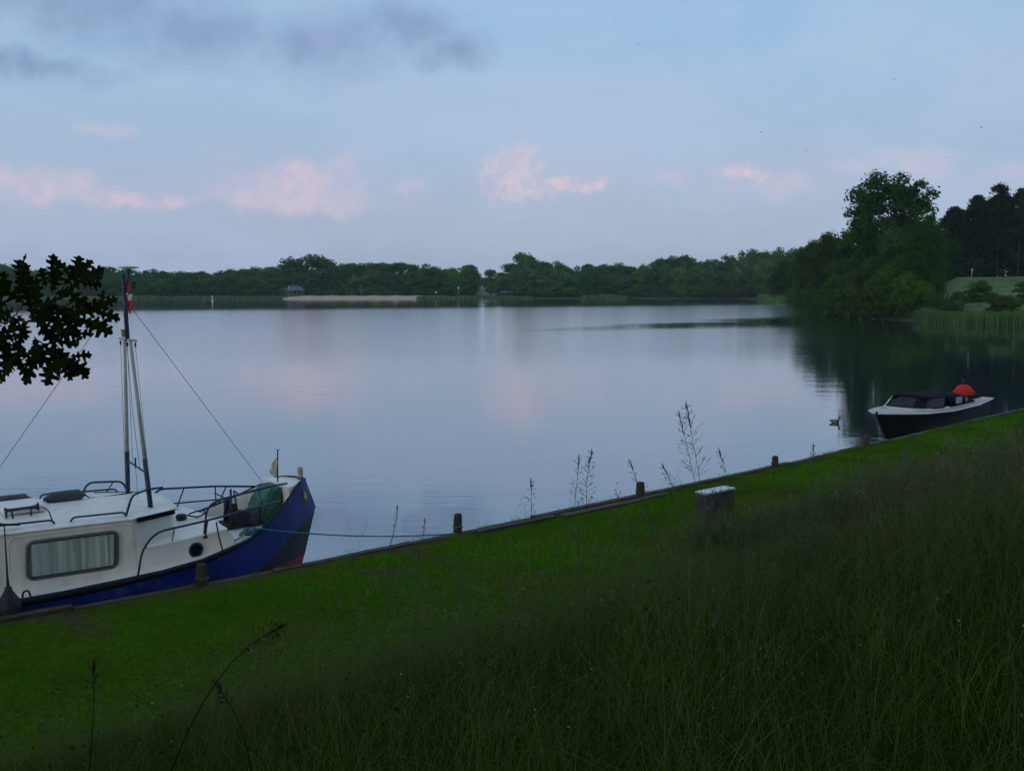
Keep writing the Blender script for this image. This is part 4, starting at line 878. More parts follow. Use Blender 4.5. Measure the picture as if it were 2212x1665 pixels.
# handrails, pulpits, stanchions
def rail(pts, r=.016, name='handrail', par=boat, m='tube', rd=.09):
    mb = B(); mb.tube(arc(pts, rd), r, 8); return mb.build(name, M[m], par)
rail([(-4.10, .93, 1.43), (-4.07, .95, 1.495), (-3.40, .95, 1.475), (-3.36, .93, 1.42)], .014, rd=.05)
rail([(-5.10, .93, 1.45), (-5.02, .95, 1.51), (-4.34, .95, 1.495), (-4.30, .93, 1.43)], .014, rd=.05)
rail([(-4.10, -.93, 1.43), (-4.07, -.95, 1.495), (-3.0, -.9, 1.46), (-2.97, -.88, 1.40)], .014, rd=.05)
rail([(-3.36, 1.38, .62), (-3.27, 1.33, 1.00), (-3.05, 1.27, 1.20), (-2.32, 1.20, 1.245), (-1.22, .90, 1.29), (-.95, .78, 1.30)], .016, 'guard_rail', rd=.14)
rail([(-2.27, 1.0, .98), (-2.22, .99, 1.37), (-2.06, .96, 1.47), (-1.10, .70, 1.53), (-.72, .50, 1.50)], .018, 'guard_rail', rd=.12)
for a, b in (((-2.78, 1.23, 1.215), (-2.76, 1.04, .98)), ((-1.92, 1.12, 1.26), (-1.90, .98, .99)), ((-1.35, .95, 1.285), (-1.33, .95, .80)), ((-1.30, .76, 1.51), (-1.32, .9, 1.28))): rail([a, b], .009, 'stanchion')
rail([(-3.20, 1.30, 1.02), (-3.19, 1.09, .95)], .009, 'stanchion')
rail([(-3.38, 1.0, 1.43), (-3.24, .84, 1.68), (-2.95, .60, 1.69), (-2.70, .50, 1.675)], .018, 'grab_rail', rd=.10)
rail([(-2.42, -1.14, 1.12), (-2.26, -1.13, 1.33), (-1.35, -1.0, 1.29), (-.62, -.55, 1.27)], .018, 'guard_rail', rd=.10)
rail([(-2.30, -1.13, 1.07), (-1.18, -.9, 1.07), (-.7, -.6, 1.10)], .013, 'guard_rail')
for a, b in (((-1.85, -1.07, 1.31), (-2.05, -1.12, .78)), ((-1.18, -.92, 1.285), (-1.40, -1.02, .78)), ((-1.35, -.99, 1.29), (-1.34, -.99, .80))): rail([a, b], .012, 'stanchion')
rail([(-3.47, -1.1, 1.36), (-3.36, -1.1, 1.575), (-2.85, -1.0, 1.55), (-2.80, -.95, 1.38)], .017, 'grab_rail', rd=.10); rail([(-2.99, -1.04, 1.55), (-3.10, -1.06, 1.38)], .010, 'stanchion')
rail([(-2.20, 1.32, 1.235), (-2.18, 1.36, 1.0), (-2.12, 1.37, .76)], .012, 'rail_lashing', m='rope'); rail([(-2.27, 1.17, 1.24), (-2.28, 1.13, 1.12), (-2.29, 1.12, 1.0)], .012, 'rail_lashing', m='rope')
# bipod mast
mast = empty('mast'); mast.parent = boat
for v, tv in ((-.50, -.15), (.64, .13)):
    b, e_ = Vector((-2.92, v, 1.38)), Vector((-2.98, tv, 3.85)); k = b.lerp(e_, .30)
    mb = B(); mb.tube([b, k], .036, 10); mb.box((b.x, b.y, 1.395), (.12, .12, .03)); mb.build('mast_foot', M['tube'], mast)
    mb = B(); mb.tube([k - (e_ - b).normalized() * .06, e_], [.030, .024], 10); mb.build('mast_leg', M['alu'], mast)
mb = B(); mb.tube([(-2.98, -.40, 3.86), (-2.98, .40, 3.86)], .020, 8); mb.build('crossbar', M['alu'], mast)
mb = B(); mb.tube([(-2.94, -.36, 1.98), (-2.94, .42, 1.93)], .014, 8); mb.tube([(-2.94, .02, 1.93), (-2.94, .02, 2.08)], .014, 8); mb.build('lower_bar', M['tube'], mast)
mb = B(); mb.tube([(-2.98, 0, 3.84), (-3.01, 0, 4.83)], [.034, .027], 10); mb.build('topmast', M['tube'], mast)
mb = B(); mb.tube([(-3.0, 0, 4.70), (-2.94, .02, 4.72), (-2.935, .02, 4.90)], .013, 8); mb.tube([(-2.935, .02, 4.85), (-2.935, .02, 4.91)], .026, 10); ant = mb.build('aerial', M['tube'], mast)
mb = B(); mb.lathe((-2.935, .02, 4.915), [(.001, -.015), (.06, -.01), (.15, .008), (.155, .018), (.08, .03), (.001, .034)], 20); mb.build('dish', M['cream'], ant)
mb = B(); mb.lathe((-2.88, .05, 4.67), [(.001, .06), (.03, .055), (.038, .04), (.036, -.04), (.045, -.05), (.001, -.06)], 10); mb.build('mast_lantern', M['black'], mast)
mb = B(); mb.box((-2.99, -.14, 3.945), (.07, .07, .10)); mb.box((-2.99, -.14, 4.0), (.085, .085, .018)); mb.build('steaming_light', M['lamp_glass'], mast)
for v in (-.37, .37):
    mb = B(); mb.box((-2.98, v, 3.80), (.02, .03, .06)); mb.build('block', M['black'], mast)
mb = B(); mb.box((-2.98, -.03, 3.79), (.025, .03, .06)); mb.build('block', M['black'], mast)
def wire(pts, name='stay', r=.0045, m='wire'):
    mb = B(); mb.tube(pts, r, 5, False); return mb.build(name, M[m], mast)
wire([(-2.99, 0, 4.45), (-.92, 0, 1.46)], 'forestay'); wire([(-3.0, 0, 4.55), (-8.4, 0, 1.3)] if False else [(-3.0, 0, 4.62), (-5.0, 0, 1.83), (-5.25, 0, 1.50)], 'backstay')
wire([(-2.98, -.37, 3.78), (-2.95, -.50, 1.62)], 'halyard', .0035); wire([(-2.98, -.04, 3.76), (-2.93, -.05, 2.7), (-2.90, .10, 1.92)], 'halyard', .004); wire([(-2.98, .37, 3.78), (-2.94, .64, 1.95)], 'halyard', .0035)
wire([(-2.98, -.02, 3.76), (-2.95, -.10, 2.6), (-2.94, -.12, 1.97)], 'halyard', .0035); wire([(-3.0, .02, 4.35), (-2.96, .22, 3.2), (-2.93, .5, 2.1)], 'flag_halyard', .003)
wire([(-2.94, .02, 1.93), (-2.92, .03, 1.46)], 'halyard', .0035)
# pennant on the mast, hanging limp
fl = empty('mast_pennant'); fl.parent = mast
def cloth(name, pts, m, par, w0, w1, n=10):
    mb = B(); rows_ = []
    for i in range(n + 1):
        f = i / n; c = Vector(pts[0]).lerp(Vector(pts[1]), f); w = w0 + (w1 - w0) * f
        rows_.append([(c.x + k * w * .8, c.y + .022 * math.sin(k * 7 + f * 5) + k * w * .5, c.z - abs(k) * .03) for k in np.linspace(0, 1, 6)])
    mb.loft(rows_); return mb.build(name, m, par, 0, .003)
cloth('red_band', ((-2.98, 0, 4.76), (-2.98, .005, 4.56)), M['flag_red'], fl, .05, .07); cloth('white_band', ((-2.98, .005, 4.56), (-2.985, .005, 4.45)), M['flag_white'], fl, .09, .09); cloth('red_band', ((-2.985, .0, 4.47), (-2.95, .02, 4.26)), M['flag_red'], fl, .13, .02)
# bow: wooden bitt, jack staff and flag, emblem
mb = B(); mb.tube([(-.25, 0, 1.40), (-.255, 0, 1.64)], [.046, .044], 12); bt_ = mb.build('bow_bitt', M['pale_wood'], boat)
mb = B(); mb.tube([(-.25, 0, 1.42), (-.25, 0, 1.47)], .052, 12); mb.build('band', M['tube'], bt_)
mb = B(); mb.tube([(-.66, 0, 1.44), (-.645, 0, 1.97)], .012, 8); mb.tube([(-.67, -.02, 1.985), (-.645, 0, 1.955), (-.62, .02, 1.985)], .008, 6); js = mb.build('jack_staff', M['tube'], boat)
mb = B(); rows_ = []
for i in range(9):
    f = i / 8; w = (.035, .05, .075, .07, .085, .10, .085, .06, .02)[i]; rows_.append([(-.655 - k * w * 1.1, -k * w * .9 + .014 * math.sin(k * 8 + f * 4), 1.86 - .30 * f - .05 * k) for k in np.linspace(0, 1, 6)])
mb.loft(rows_); mb.build('jack_flag', M['flag_faded'], js, 0, .003)
EM = [(0, .12), (.018, .03), (.07, .045), (.03, .0), (.05, -.055), (.01, -.02), (-.01, -.085), (-.022, -.015), (-.075, -.02), (-.03, .015)]
p0, pz = Vector((-.34, .335, 1.21)), None
n_ = Vector((.60, .76, .25)).normalized(); a_ = Vector((.78, -.62, 0)).normalized(); b_ = n_.cross(a_); b_ = b_ if b_.z > 0 else -b_
mb = B(); mb.prism([p0 + a_ * x * 1.0 + b_ * y * 1.15 for x, y in EM], n_ * .02); emb = mb.build('bow_emblem', M['gold'], hull)
# roof fittings
mb = B(); mb.box((-4.55, .05, 1.545), (.55, .62, .07)); hb_ = mb.build('roof_hatch', M['white'], boat, .015)
mb = B(); mb.box((-4.55, .05, 1.59), (.50, .56, .025)); mb.build('hatch_lid', M['white'], hb_, .01)
hr = empty('air_horn'); hr.parent = boat
for (u0, u1, z, v) in ((-4.83, -4.40, 1.60, .46),):
    mb = B(); mb.tube([(u0, v, z), (u0 + .05, v, z), (u1 - .12, v, z + .005), (u1 - .04, v, z + .005), (u1, v, z + .005)], [.05, .022, .018, .03, .065], 12); mb.build('trumpet', M['tube'], hr)
    mb = B(); mb.tube([(u0 + .02, v, 1.49), (u0 + .02, v, z)], .014, 8); mb.tube([(u0 + .10, v + .03, 1.47), (u0 + .08, v + .02, z)], .014, 8); mb.tube([(u1 - .1, v, 1.49), (u1 - .1, v, z)], .011, 8); mb.build('bracket', M['tube'], hr)
rail([(-4.40, .60, 1.62), (-4.33, .72, 1.60), (-4.30, .80, 1.45)], .009, 'stanchion')
vt = empty('deck_vent'); vt.parent = boat
mb = B(); mb.lathe((-2.28, .03, 1.05), [(.07, -.08), (.07, .0), (.085, .01), (.085, .055), (.06, .075), (.001, .08)], 12); mb.build('vent_cowl', M['black'], vt)
mb = B(); mb.tube(arc([(-2.2, .05, 1.10), (-2.05, .10, 1.06), (-1.93, .12, 1.10), (-1.95, .14, 1.17), (-2.08, .12, 1.16), (-2.18, .08, 1.12)], .04), .012, 6); mb.build('rope_becket', M['rope'], vt)
# anchor winch
wn = empty('anchor_winch'); wn.parent = boat
mb = B(); mb.box((-1.42, -.02, .84), (.34, .42, .08)); mb.box((-1.47, -.16, 1.02), (.10, .04, .38)); mb.box((-1.47, .14, 1.02), (.10, .04, .38)); mb.build('winch_frame', M['winch'], wn, .006)
mb = B(); mb.tube([(-1.42, -.22, 1.02), (-1.42, .26, 1.02)], .075, 12); mb.tube([(-1.42, .26, 1.02), (-1.42, .30, 1.02)], .11, 12); mb.build('winch_drum', M['black'], wn)
mb = B(); mb.tube([(-1.50, .05, .95), (-1.46, .0, 1.42)], .020, 8); mb.tube([(-1.38, .10, .95), (-1.43, .05, 1.40), (-1.36, .02, 1.34)], .014, 8); mb.tube([(-1.56, -.05, .9), (-1.52, -.07, 1.28)], .022, 8); mb.tube([(-1.62, -.3, 1.32), (-1.40, -.1, 1.20)], .010, 8); mb.build('winch_lever', M['tube'], wn)
mb = B(); mb.lathe((-1.16, .14, .82), [(.10, 0), (.145, .08), (.15, .2), (.12, .27), (.05, .31), (.001, .315)], 14); mb.build('rope_drum_cover', M['fender'], wn)
# cleat loop on the side deck
rail([(-4.83, 1.40, .60), (-4.83, 1.42, .70), (-4.76, 1.42, .72), (-4.73, 1.40, .60)], .014, 'fairlead', rd=.05)
mb = B(); mb.box((-1.20, .80, .835), (.20, .07, .05)); mb.tube([(-1.20, .80, .86), (-1.20, .80, .93)], .035, 8); mb.build('bollard', M['rust'], boat)
# things lying on or hanging from the boat
def W_(u, v, z): c, s_ = math.cos(CA), math.sin(CA); x, y = u, -v; return (CO.x + x * c - y * s_, CO.y + x * s_ + y * c, z)
def fender_on_roof(u, v, z, rz, lb):
    e = empty('roll_fender', W_(u, v, z), CA + rz); tag(e, lb, 'fender', 'fenders on the cruiser roof')
    mb = MB(); mb.lathe((0, 0, .085), [(.001, -.30), (.03, -.29), (.035, -.26), (.085, -.215), (.096, -.19), (.098, 0), (.096, .19), (.085, .215), (.035, .26), (.03, .29), (.001, .30)], 16, 'x'); mb.build('fender_body', M['fender'], e)
    mb = MB(); mb.tube([(.29, 0, .085), (.36, .02, .02), (.52, .0, .01), (.78, .03, .015), (1.0, .02, .02)], .010, 6); mb.build('lanyard', M['rope'], e)
fender_on_roof(-3.88, -.33, 1.455, 0.03, 'dark grey fender on the cruiser roof, nearer the mast'); fender_on_roof(-4.60, -.42, 1.465, -.03, 'dark grey fender on the cruiser roof, at the picture edge')
e = empty('ball_fender', W_(-5.02, 1.56, 0)); tag(e, 'dark round fender hanging on a line from the cruiser handrail', 'fender')
mb = MB(); mb.lathe((0, 0, .56), [(.001, -.19), (.09, -.165), (.14, -.09), (.155, 0), (.135, .10), (.08, .18), (.05, .23), (.04, .28), (.001, .29)], 18); mb.build('fender_body', M['black'], e)
q = Vector(W_(-4.93, .97, 1.52)) - e.location; mb = MB(); mb.tube([(0, 0, .84), (-.02, .03, .98), q * .55 + Vector((0, 0, .53)) , q], [.022, .014, .009, .009], 6); mb.tube([q + Vector((-.22, -.06, .0)), q + Vector((-.1, -.03, .03)), q, q + Vector((.16, .10, -.02))], .018, 6); mb.build('fender_line', M['rope'], e)
# green tarpaulin bundled against the bow locker
e = empty('tarpaulin', W_(-.9, 0, .8), CA); tag(e, 'green tarpaulin wrapped over gear behind the white bow locker', 'tarpaulin')
mb = MB(); rows_ = []; rs_ = random.Random(11)
for z, k0, k1, hw in ((.0, -.12, .17, .24), (.12, -.15, .175, .30), (.28, -.17, .18, .34), (.42, -.12, .185, .34), (.54, -.02, .19, .31), (.595, .05, .19, .28), (.61, .09, .17, .22)):
    row = []
    for i in range(20):
        a = 2 * math.pi * i / 20; ca_, sa_ = math.cos(a), math.sin(a); x = (k0 + k1) / 2 + (k1 - k0) / 2 * (abs(ca_) ** .35) * (1 if ca_ > 0 else -1); y = hw * (abs(sa_) ** .35) * (1 if sa_ > 0 else -1)
        row.append((x + rs_.uniform(-.02, .02) + .014 * math.sin(y * 22 + z * 4), y + rs_.uniform(-.02, .02), z + .01 * math.sin(y * 15)))
    rows_.append(row)
mb.loft(rows_, True, False); mb.add([(p[0] * 1, p[1], p[2]) for p in rows_[-1]], [tuple(range(20))]); mb.build('cover_cloth', M['tarp'], e)
mb = MB(); mb.tube([(.18, -.40, .15), (.0, -.47, .2), (-.30, -.42, .22), (-.36, 0, .24)], .008, 5); mb.build('tie_cord', M['rope'], e)
# teal rope: coil on the foredeck and mooring line to the post
e = empty('rope_coil', W_(-1.50, .86, .82)); tag(e, 'tangled teal rope heaped at the edge of the cruiser foredeck', 'rope')
mb = MB(); P = []
for k in range(120):
    a = k * .42; r_ = .08 + .05 * math.sin(k * .23); P.append((math.cos(a) * r_ + .06 * math.sin(k * .11), math.sin(a) * r_, .02 + .09 * abs(math.sin(k * .09)) + .02 * math.sin(k * 1.1)))
mb.tube(P, .012, 6); mb.tube([(.0, -.02, .05), (-.08, -.16, .05), (-.20, -.24, -.02)], .011, 6); mb.build('coil', M['rope_teal'], e)
A_, B_ = Vector(W_(-1.40, 1.06, .965)), at_z(983, 1152, .60); mb = MB(); P = [Vector(W_(-1.50, .86, .88)), Vector(W_(-1.46, .98, .965))] + [A_.lerp(B_, k / 16) + Vector((0, 0, -.13 * 4 * (k / 16) * (1 - k / 16) * .6)) for k in range(17)]
tag(mb.tube(P, .011, 6).build('mooring_rope', M['rope_teal']), 'teal mooring rope from the cruiser bow to the mossy post', 'rope')

# ---------------------------------------------------------------- small sloop
SO = Vector((11.02, 30.15, 0)); SA = math.atan2(-.69, -.72)
sl = empty('open_sloop', SO, SA); sl.scale = (1.06, 1, 1); tag(sl, 'small black open motor sloop with beige deck moored at the right bank', 'boat')
XU = np.array([0, .12, .3, .7, 1.5, 3, 5, 6.6]); XH = np.array([.04, .20, .34, .60, .88, 1.0, .95, .74]); XZ = np.array([.86, .86, .855, .835, .80, .76, .775, .84])
ux_ = np.array([0, .05, .12, .2, .3, .5, .7, 1.1, 1.5, 2.2, 3, 4, 5, 5.8, 6.6]); sh = lambda x: float(np.interp(x, XU, XH)); szz = lambda x: float(np.interp(x, XU, XZ))
def srows(sg):
    top, mid, wl, bt = [], [], [], []
    for x in ux_:
        top.append((-x, sg * sh(x), szz(x)))
        xm = np.interp(x, [0, 1.5, 7], [.28, 1.6, 7]); wm = np.interp(xm, [.28, .7, 1.5, 3, 6.6, 7], [.02, .34, .70, .88, .68, .68]); mid.append((-min(xm, 6.6), sg * wm, .42))
        xw = np.interp(x, [0, 1.5, 7], [.62, 1.9, 7]); ww = np.interp(xw, [.62, 1.2, 2, 3.5, 6.6, 7], [.01, .25, .52, .74, .60, .6]); wl.append((-min(xw, 6.6), sg * ww, 0)); bt.append((-min(xw + .4, 6.6), sg * ww * .5, -.4))
    return top, mid, wl, bt
mb = MB()
for sg in (1, -1):
    a, b, c, d = srows(sg); mb.loft([a, b, c, d])
a, b, c, d = srows(1); a2, b2, c2, d2 = srows(-1)
for k in (0, -1): mb.add([a[k], b[k], c[k], d[k], d2[k], c2[k], b2[k], a2[k]], [tuple(range(8))])
mb.build('hull', M['sloop_hull'], sl)
for sg in (1, -1):
    mb = MB(); mb.tube([Vector(p) + Vector((0, sg * .006, -.02)) for p in srows(sg)[0]], .026, 8); mb.build('rub_rail', M['trim_white'], sl)
mb = MB()
mb.loft([[(-x, sh(x) * k * .985, szz(x) + .012 + .02 * (1 - k * k)) for k in (-1, -.5, 0, .5, 1)] for x in (.02, .12, .3, .7, 1.1, 1.5)], smooth=False)
for sg in (1, -1): mb.loft([[(-x, sg * sh(x) * k, szz(x) + .012) for k in (.985, .80)] for x in (1.5, 2.2, 3, 4, 5, 5.8)], smooth=False)
mb.loft([[(-x, sh(x) * k * .985, szz(x) + .012) for k in (-1, 0, 1)] for x in (5.6, 6.1, 6.58)], smooth=False); mb.build('deck', M['deck_beige'], sl)
mb = MB(); co = [(-1.45, .0), (-1.5, .40), (-1.75, .70), (-2.4, .77), (-3.2, .79), (-4.5, .77), (-5.55, .70)]; 
cz = lambda x: szz(-x) + .015
P1 = [(x, y, cz(x)) for x, y in co] ; P2 = [(x, -y, cz(x)) for x, y in co[1:]]
ring = P2[::-1] + P1; mb.loft([ring, [(x, y, z + .075) for x, y, z in ring], [(x * 1 - (.03 if abs(y) < .5 else 0), y * .96, z + .075) for x, y, z in ring], [(x - (.03 if abs(y) < .5 else 0), y * .95, z - .40) for x, y, z in ring]], smooth=False); mb.build('coaming', M['trim_white'], sl)
mb = MB(); mb.loft([[(-x, sh(x) * .72 * k, .32) for k in (-1, 1)] for x in (1.5, 2.5, 4, 5.6)]); mb.build('cockpit_floor', M['deck_beige'], sl)
for y in (.35, -.38):
    mb = MB(); mb.box((-3.0, y, .52), (.5, .46, .34)); mb.box((-3.27, y, .86), (.12, .46, .42)); mb.build('seat', M['vinyl'], sl, .04)
mb = MB(); mb.box((-2.72, .30, .86), (.09, .12, .10)); mb.build('red_tin', M['flag_red'], sl, .02)
# raked wrap-round windscreen
ws = empty('windscreen'); ws.parent = sl
WB = [(-2.75, .80), (-2.2, .76), (-1.80, .62), (-1.68, .30), (-1.66, 0), (-1.68, -.30), (-1.80, -.62), (-2.2, -.76), (-2.75, -.80)]
zb_ = lambda x: szz(-x) + .09; WT = [(x - .30, y * .90, 1.17 + .02 * (1 - abs(y))) for x, y in WB]; WBv = [(x, y, zb_(x)) for x, y in WB]
mb = MB(); mb.loft([WBv, WT], smooth=False); mb.build('pane', M['screen'], ws)
mb = MB(); mb.tube(WT, .020, 6); mb.tube(WBv, .022, 6)
for k in (0, 2, 6, 8): mb.tube([WBv[k], WT[k]], .020, 6)
mb.build('frame', M['hood'], ws)
mb = MB(); mb.tube([Vector(WBv[6]) + Vector((.03, -.01, .02)), Vector(WT[6]) + Vector((.03, -.01, -.02))], .024, 6); mb.build('side_post', M['trim_white'], ws)
mb = MB(); mb.tube([(-2.15, .16, 1.0), (-2.2, .16, 1.06)], .02, 6); mb.tube([(-2.2 + .05 * math.cos(a), .16 + .16 * math.cos(a), 1.06 + .16 * math.sin(a)) for a in np.linspace(0, 6.283, 16)], .014, 6, False); mb.build('steering_wheel', M['hood'], sl)
# black spray hood, arched over the after cockpit, and its clear window
hd = empty('spray_hood'); hd.parent = sl
def hood_row(x, top, w): return [(x, w * math.cos(a) ** 1.0 if abs(math.cos(a)) > .999 else w * (abs(math.cos(a)) ** .55) * (1 if math.cos(a) > 0 else -1), szz(-x) + .06 + (top - szz(-x) - .06) * abs(math.sin(a)) ** .6) for a in np.linspace(0, math.pi, 19)]
mb = MB(); mb.loft([hood_row(-3.15, 1.19, .80), hood_row(-3.5, 1.22, .81), hood_row(-4.1, 1.20, .80), hood_row(-4.6, 1.10, .78), hood_row(-5.0, .97, .76), hood_row(-5.2, .86, .74)]); mb.build('canvas', M['hood'], hd, 0, .012)
mb = MB(); mb.loft([hood_row(-1.98, 1.195, .70)[4:-4], hood_row(-2.4, 1.235, .74)[4:-4], hood_row(-3.2, 1.225, .80)[4:-4]]); mb.build('top_panel', M['hood'], hd, 0, .012)
for sg in (1, -1):
    mb = MB(); P = rrect(-3.95, .90, -3.50, 1.11, .06, 5); mb.add([(x, sg * .832, z) for x, z in P], [tuple(range(len(P)))]); mb.build('clear_window', M['clear'], hd, 0, .006)
mb = MB(); mb.box((-4.35, .805, .97), (.07, .02, .13)); mb.build('clear_window', M['clear'], hd)
mb = MB(); mb.box((-5.75, .45, .93), (.8, .16, .12)); mb.box((-5.75, -.45, .93), (.8, .16, .12)); mb.build('stern_locker', M['hood'], sl, .02)
e = empty('marker_buoy', (SO + Matrix.Rotation(SA, 3, 'Z') @ Vector((-6.62, -.12, 0))).to_tuple(), SA); tag(e, 'bright orange red buoy lying on the sloop stern', 'buoy')
mb = MB(); mb.lathe((0, 0, .86), [(.26, 0), (.33, .05), (.32, .15), (.26, .27), (.17, .36), (.09, .40), (.001, .415)], 20); o = mb.build('buoy_body', M['orange'], e)
for w in o.data.vertices:
    q_ = 1 + .12 * math.sin(math.atan2(w.co.y, w.co.x) * 5 + w.co.z * 6) * (w.co.z > .9); q_ *= 1 + .10 * math.sin(w.co.z * 17 + w.co.y * 9); w.co.x *= q_; w.co.y *= q_ * 1.05; w.co.z -= .16 * max(0, w.co.x + .05) * (w.co.z > 1)
mb = MB(); mb.tube([(-.06, 0, 1.30), (-.05, 0, 1.39), (0, 0, 1.42), (.05, 0, 1.39), (.06, 0, 1.30)], .02, 8); mb.build('lifting_eye', M['fender'], e)

# ---------------------------------------------------------------- duck, birds
dp = at_z(1803, 913, 0); mb = MB(); rows_ = []
for x, w, z0, z1 in ((-.21, .006, .085, .10), (-.17, .04, .05, .115), (-.10, .075, .0, .13), (0, .088, -.03, .135), (.08, .08, -.03, .135), (.13, .06, -.02, .14), (.155, .035, .02, .16), (.165, .028, .08, .20)):
    rows_.append([(x, w * math.cos(a), (z0 + z1) / 2 + (z1 - z0) / 2 * math.sin(a)) for a in np.linspace(0, 6.283, 13)[:-1]])
mb.cur = 0; mb.loft(rows_[:5], True); mb.cur = 1; mb.loft(rows_[4:], True)
mb.tube([(.155, 0, .15), (.165, 0, .20), (.175, 0, .225), (.205, 0, .23), (.22, 0, .225)], [.028, .027, .036, .032, .014], 10)
mb.cur = 2; mb.tube([(.215, 0, .222), (.245, 0, .216), (.26, 0, .213)], [.013, .012, .004], 8)
o = mb.build('duck', [M['duck_body'], M['duck_dark'], M['bill']]); o.location = dp; o.rotation_euler.z = R(-12); o.scale = (.9, .9, .9); tag(o, 'lone brown duck with dark head swimming left of the small sloop', 'duck')
bme = None
for px_, py_, d_, rz_, lb in ((1328, 42, 130, .3, 'tiny dark bird highest over the middle of the lake'), (1457, 70, 140, 1.2, 'tiny dark bird right of the highest one'), (1379, 97, 150, 2.0, 'tiny dark bird just below the highest pair'), (1645, 286, 110, -.5, 'small dark bird left of the bird above the poplar'), (1743, 327, 100, .8, 'small dark bird above and left of the tall poplar'),
                              (1931, 172, 110, .1, 'small dark bird high above the tall poplar'), (2044, 341, 100, 1.0, 'small dark bird between the poplar and the pines'), (2120, 277, 105, -.9, 'small dark bird high above the pines'), (1886, 304, 140, .2, 'tiny dark bird just above the poplar top')):
    if bme is None:
        mb = MB(); mb.tube([(-.11, 0, 0), (-.05, 0, 0), (0, 0, .005), (.06, 0, .01), (.09, 0, .005)], [.004, .022, .028, .02, .004], 7)
        for sg in (1, -1): mb.prism([(.045, sg * .015, .01), (.03, sg * .12, .05), (-.045, sg * .24, .03), (-.02, sg * .11, .045), (-.03, sg * .015, .01)], (0, 0, .006))
        b0_ = mb.build('swallow', M['bird']); bme = b0_.data; o = b0_
    else: o = copy_obj(b0_)
    o.location = at_y(px_, py_, d_); o.rotation_euler = (rz_ * .3, .1, rz_); tag(o, lb, 'bird', 'birds over the lake')

# ---------------------------------------------------------------- far shore furniture
def shore_post(name, px_, yb, d, h, m, lb, cat, board=None):
    x = (px_ - 1106) / FPX * d; zb = EYE - (yb - 620) * d / FPX
    e = empty(name, (x, d, zb)); tag(e, lb, cat); mb = MB(); mb.tube([(0, 0, -.4), (0, 0, h)], .06, 8); mb.build('post', m, e)
    if board: mb = MB(); mb.box((0, -.10, h - board[1] / 2), (board[0], .05, board[1])); mb.build('board', board[2], e)
    return e
shore_post('sign_post', 991, 633, 418, 2.6, M['white_post'], 'white post at the grass edge right of the beach', 'post', (.7, .9, M['white_post']))
shore_post('sign_post', 780, 636, 410, 2.2, M['teal'], 'small teal post standing behind the sand beach', 'post', (.6, .7, M['teal']))
shore_post('sign_post', 626, 635, 396, 3.2, M['white_post'], 'thin pale post at the left end of the beach', 'post', (.35, .6, M['white_post']))
shore_post('sign_post', 943, 637, 412, 1.5, M['yellow'], 'small yellow sign in the scrub right of the beach', 'sign', (.8, .8, M['yellow']))
shore_post('sign_post', 2093, 603, 163, 1.7, M['alu'], 'pale signpost on top of the grassy hill before the pines', 'sign', (.26, .5, M['alu']))
x_ = (461 - 1106) / FPX * 330; e = empty('marker_buoy', (x_, 330, 0)); tag(e, 'white marker buoy floating before the left far wood', 'buoy')
mb = MB(); mb.lathe((0, 0, 0), [(.25, -.2), (.35, 0), (.32, .4), (.12, .6), (.08, 1.5), (.001, 1.55)], 10); mb.build('float', M['white_post'], e); mb = MB(); mb.box((0, 0, 1.6), (.5, .1, .4)); mb.build('topmark', M['white_post'], e)
def building(px_, d, w, dp_, hw, hr_, zb, lb, rz=0):
    x = (px_ - 1106) / FPX * d; e = empty('pavilion', (x, d, zb), rz); tag(e, lb, 'building')
    mb = MB(); mb.box((0, 0, hw / 2 - .3), (w, dp_, hw + .6)); mb.build('wall', M['brick'], e)
    mb = MB(); o_ = .4; mb.add([(-w / 2 - o_, -dp_ / 2 - o_, hw), (w / 2 + o_, -dp_ / 2 - o_, hw), (w / 2 + o_, dp_ / 2 + o_, hw), (-w / 2 - o_, dp_ / 2 + o_, hw), (-w / 4, 0, hw + hr_), (w / 4, 0, hw + hr_)], [(0, 1, 5, 4), (2, 3, 4, 5), (1, 2, 5), (3, 0, 4), (3, 2, 1, 0)]); mb.build('roof', M['roof'], e)
    for k in (-.28, .05, .3): mb = MB(); mb.box((k * w, -dp_ / 2 - .02, 1.3), (.9, .05, 1.1)); mb.build('window', M['hood'], e)
building(640, 413, 7.5, 5, 2.2, 1.8, 1.1, 'low pavilion with blue grey roof under the dome-shaped tree')
building(1093, 408, 5, 4, 1.8, .7, .6, 'low pale-roofed hut under the trees right of the gap')

# ---------------------------------------------------------------- oak over the viewer
OX, OY = -5.2, -3.0; oz = 3.1
oak = empty('oak_tree', (OX, OY, oz)); tag(oak, 'oak tree behind the viewer, one leafy branch reaching in at the left', 'tree')
mb = MB(); mb.tube([(0, 0, -.5), (0, 0, .3), (.1, .05, 2), (.25, .2, 4.5), (.4, .4, 7.5), (.5, .5, 11)], [.55, .42, .36, .31, .22, .05], 12)
for e_ in ((4, 3, 8), (-4, 2, 8.5), (2, -4, 8), (5, -2, 9), (-2, 5, 9)): mb.tube([(.2, .2, 4.2), (e_[0] * .5, e_[1] * .5, 6.3), e_], [.2, .14, .03], 8)
mb.build('trunk', M['bark'], oak)
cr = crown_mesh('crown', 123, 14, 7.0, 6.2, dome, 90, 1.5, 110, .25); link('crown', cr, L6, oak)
br = empty('branch'); br.parent = oak
DB = 2.75; loc = lambda p: Vector(p) - Vector((OX, OY, oz))
tw = MB(); start = Vector((.3, .2, 4.6))
a0 = at_y(-320, 560, DB); a1 = at_y(-60, 640, DB); a2 = at_y(40, 618, DB); a3 = at_y(100, 655, DB)
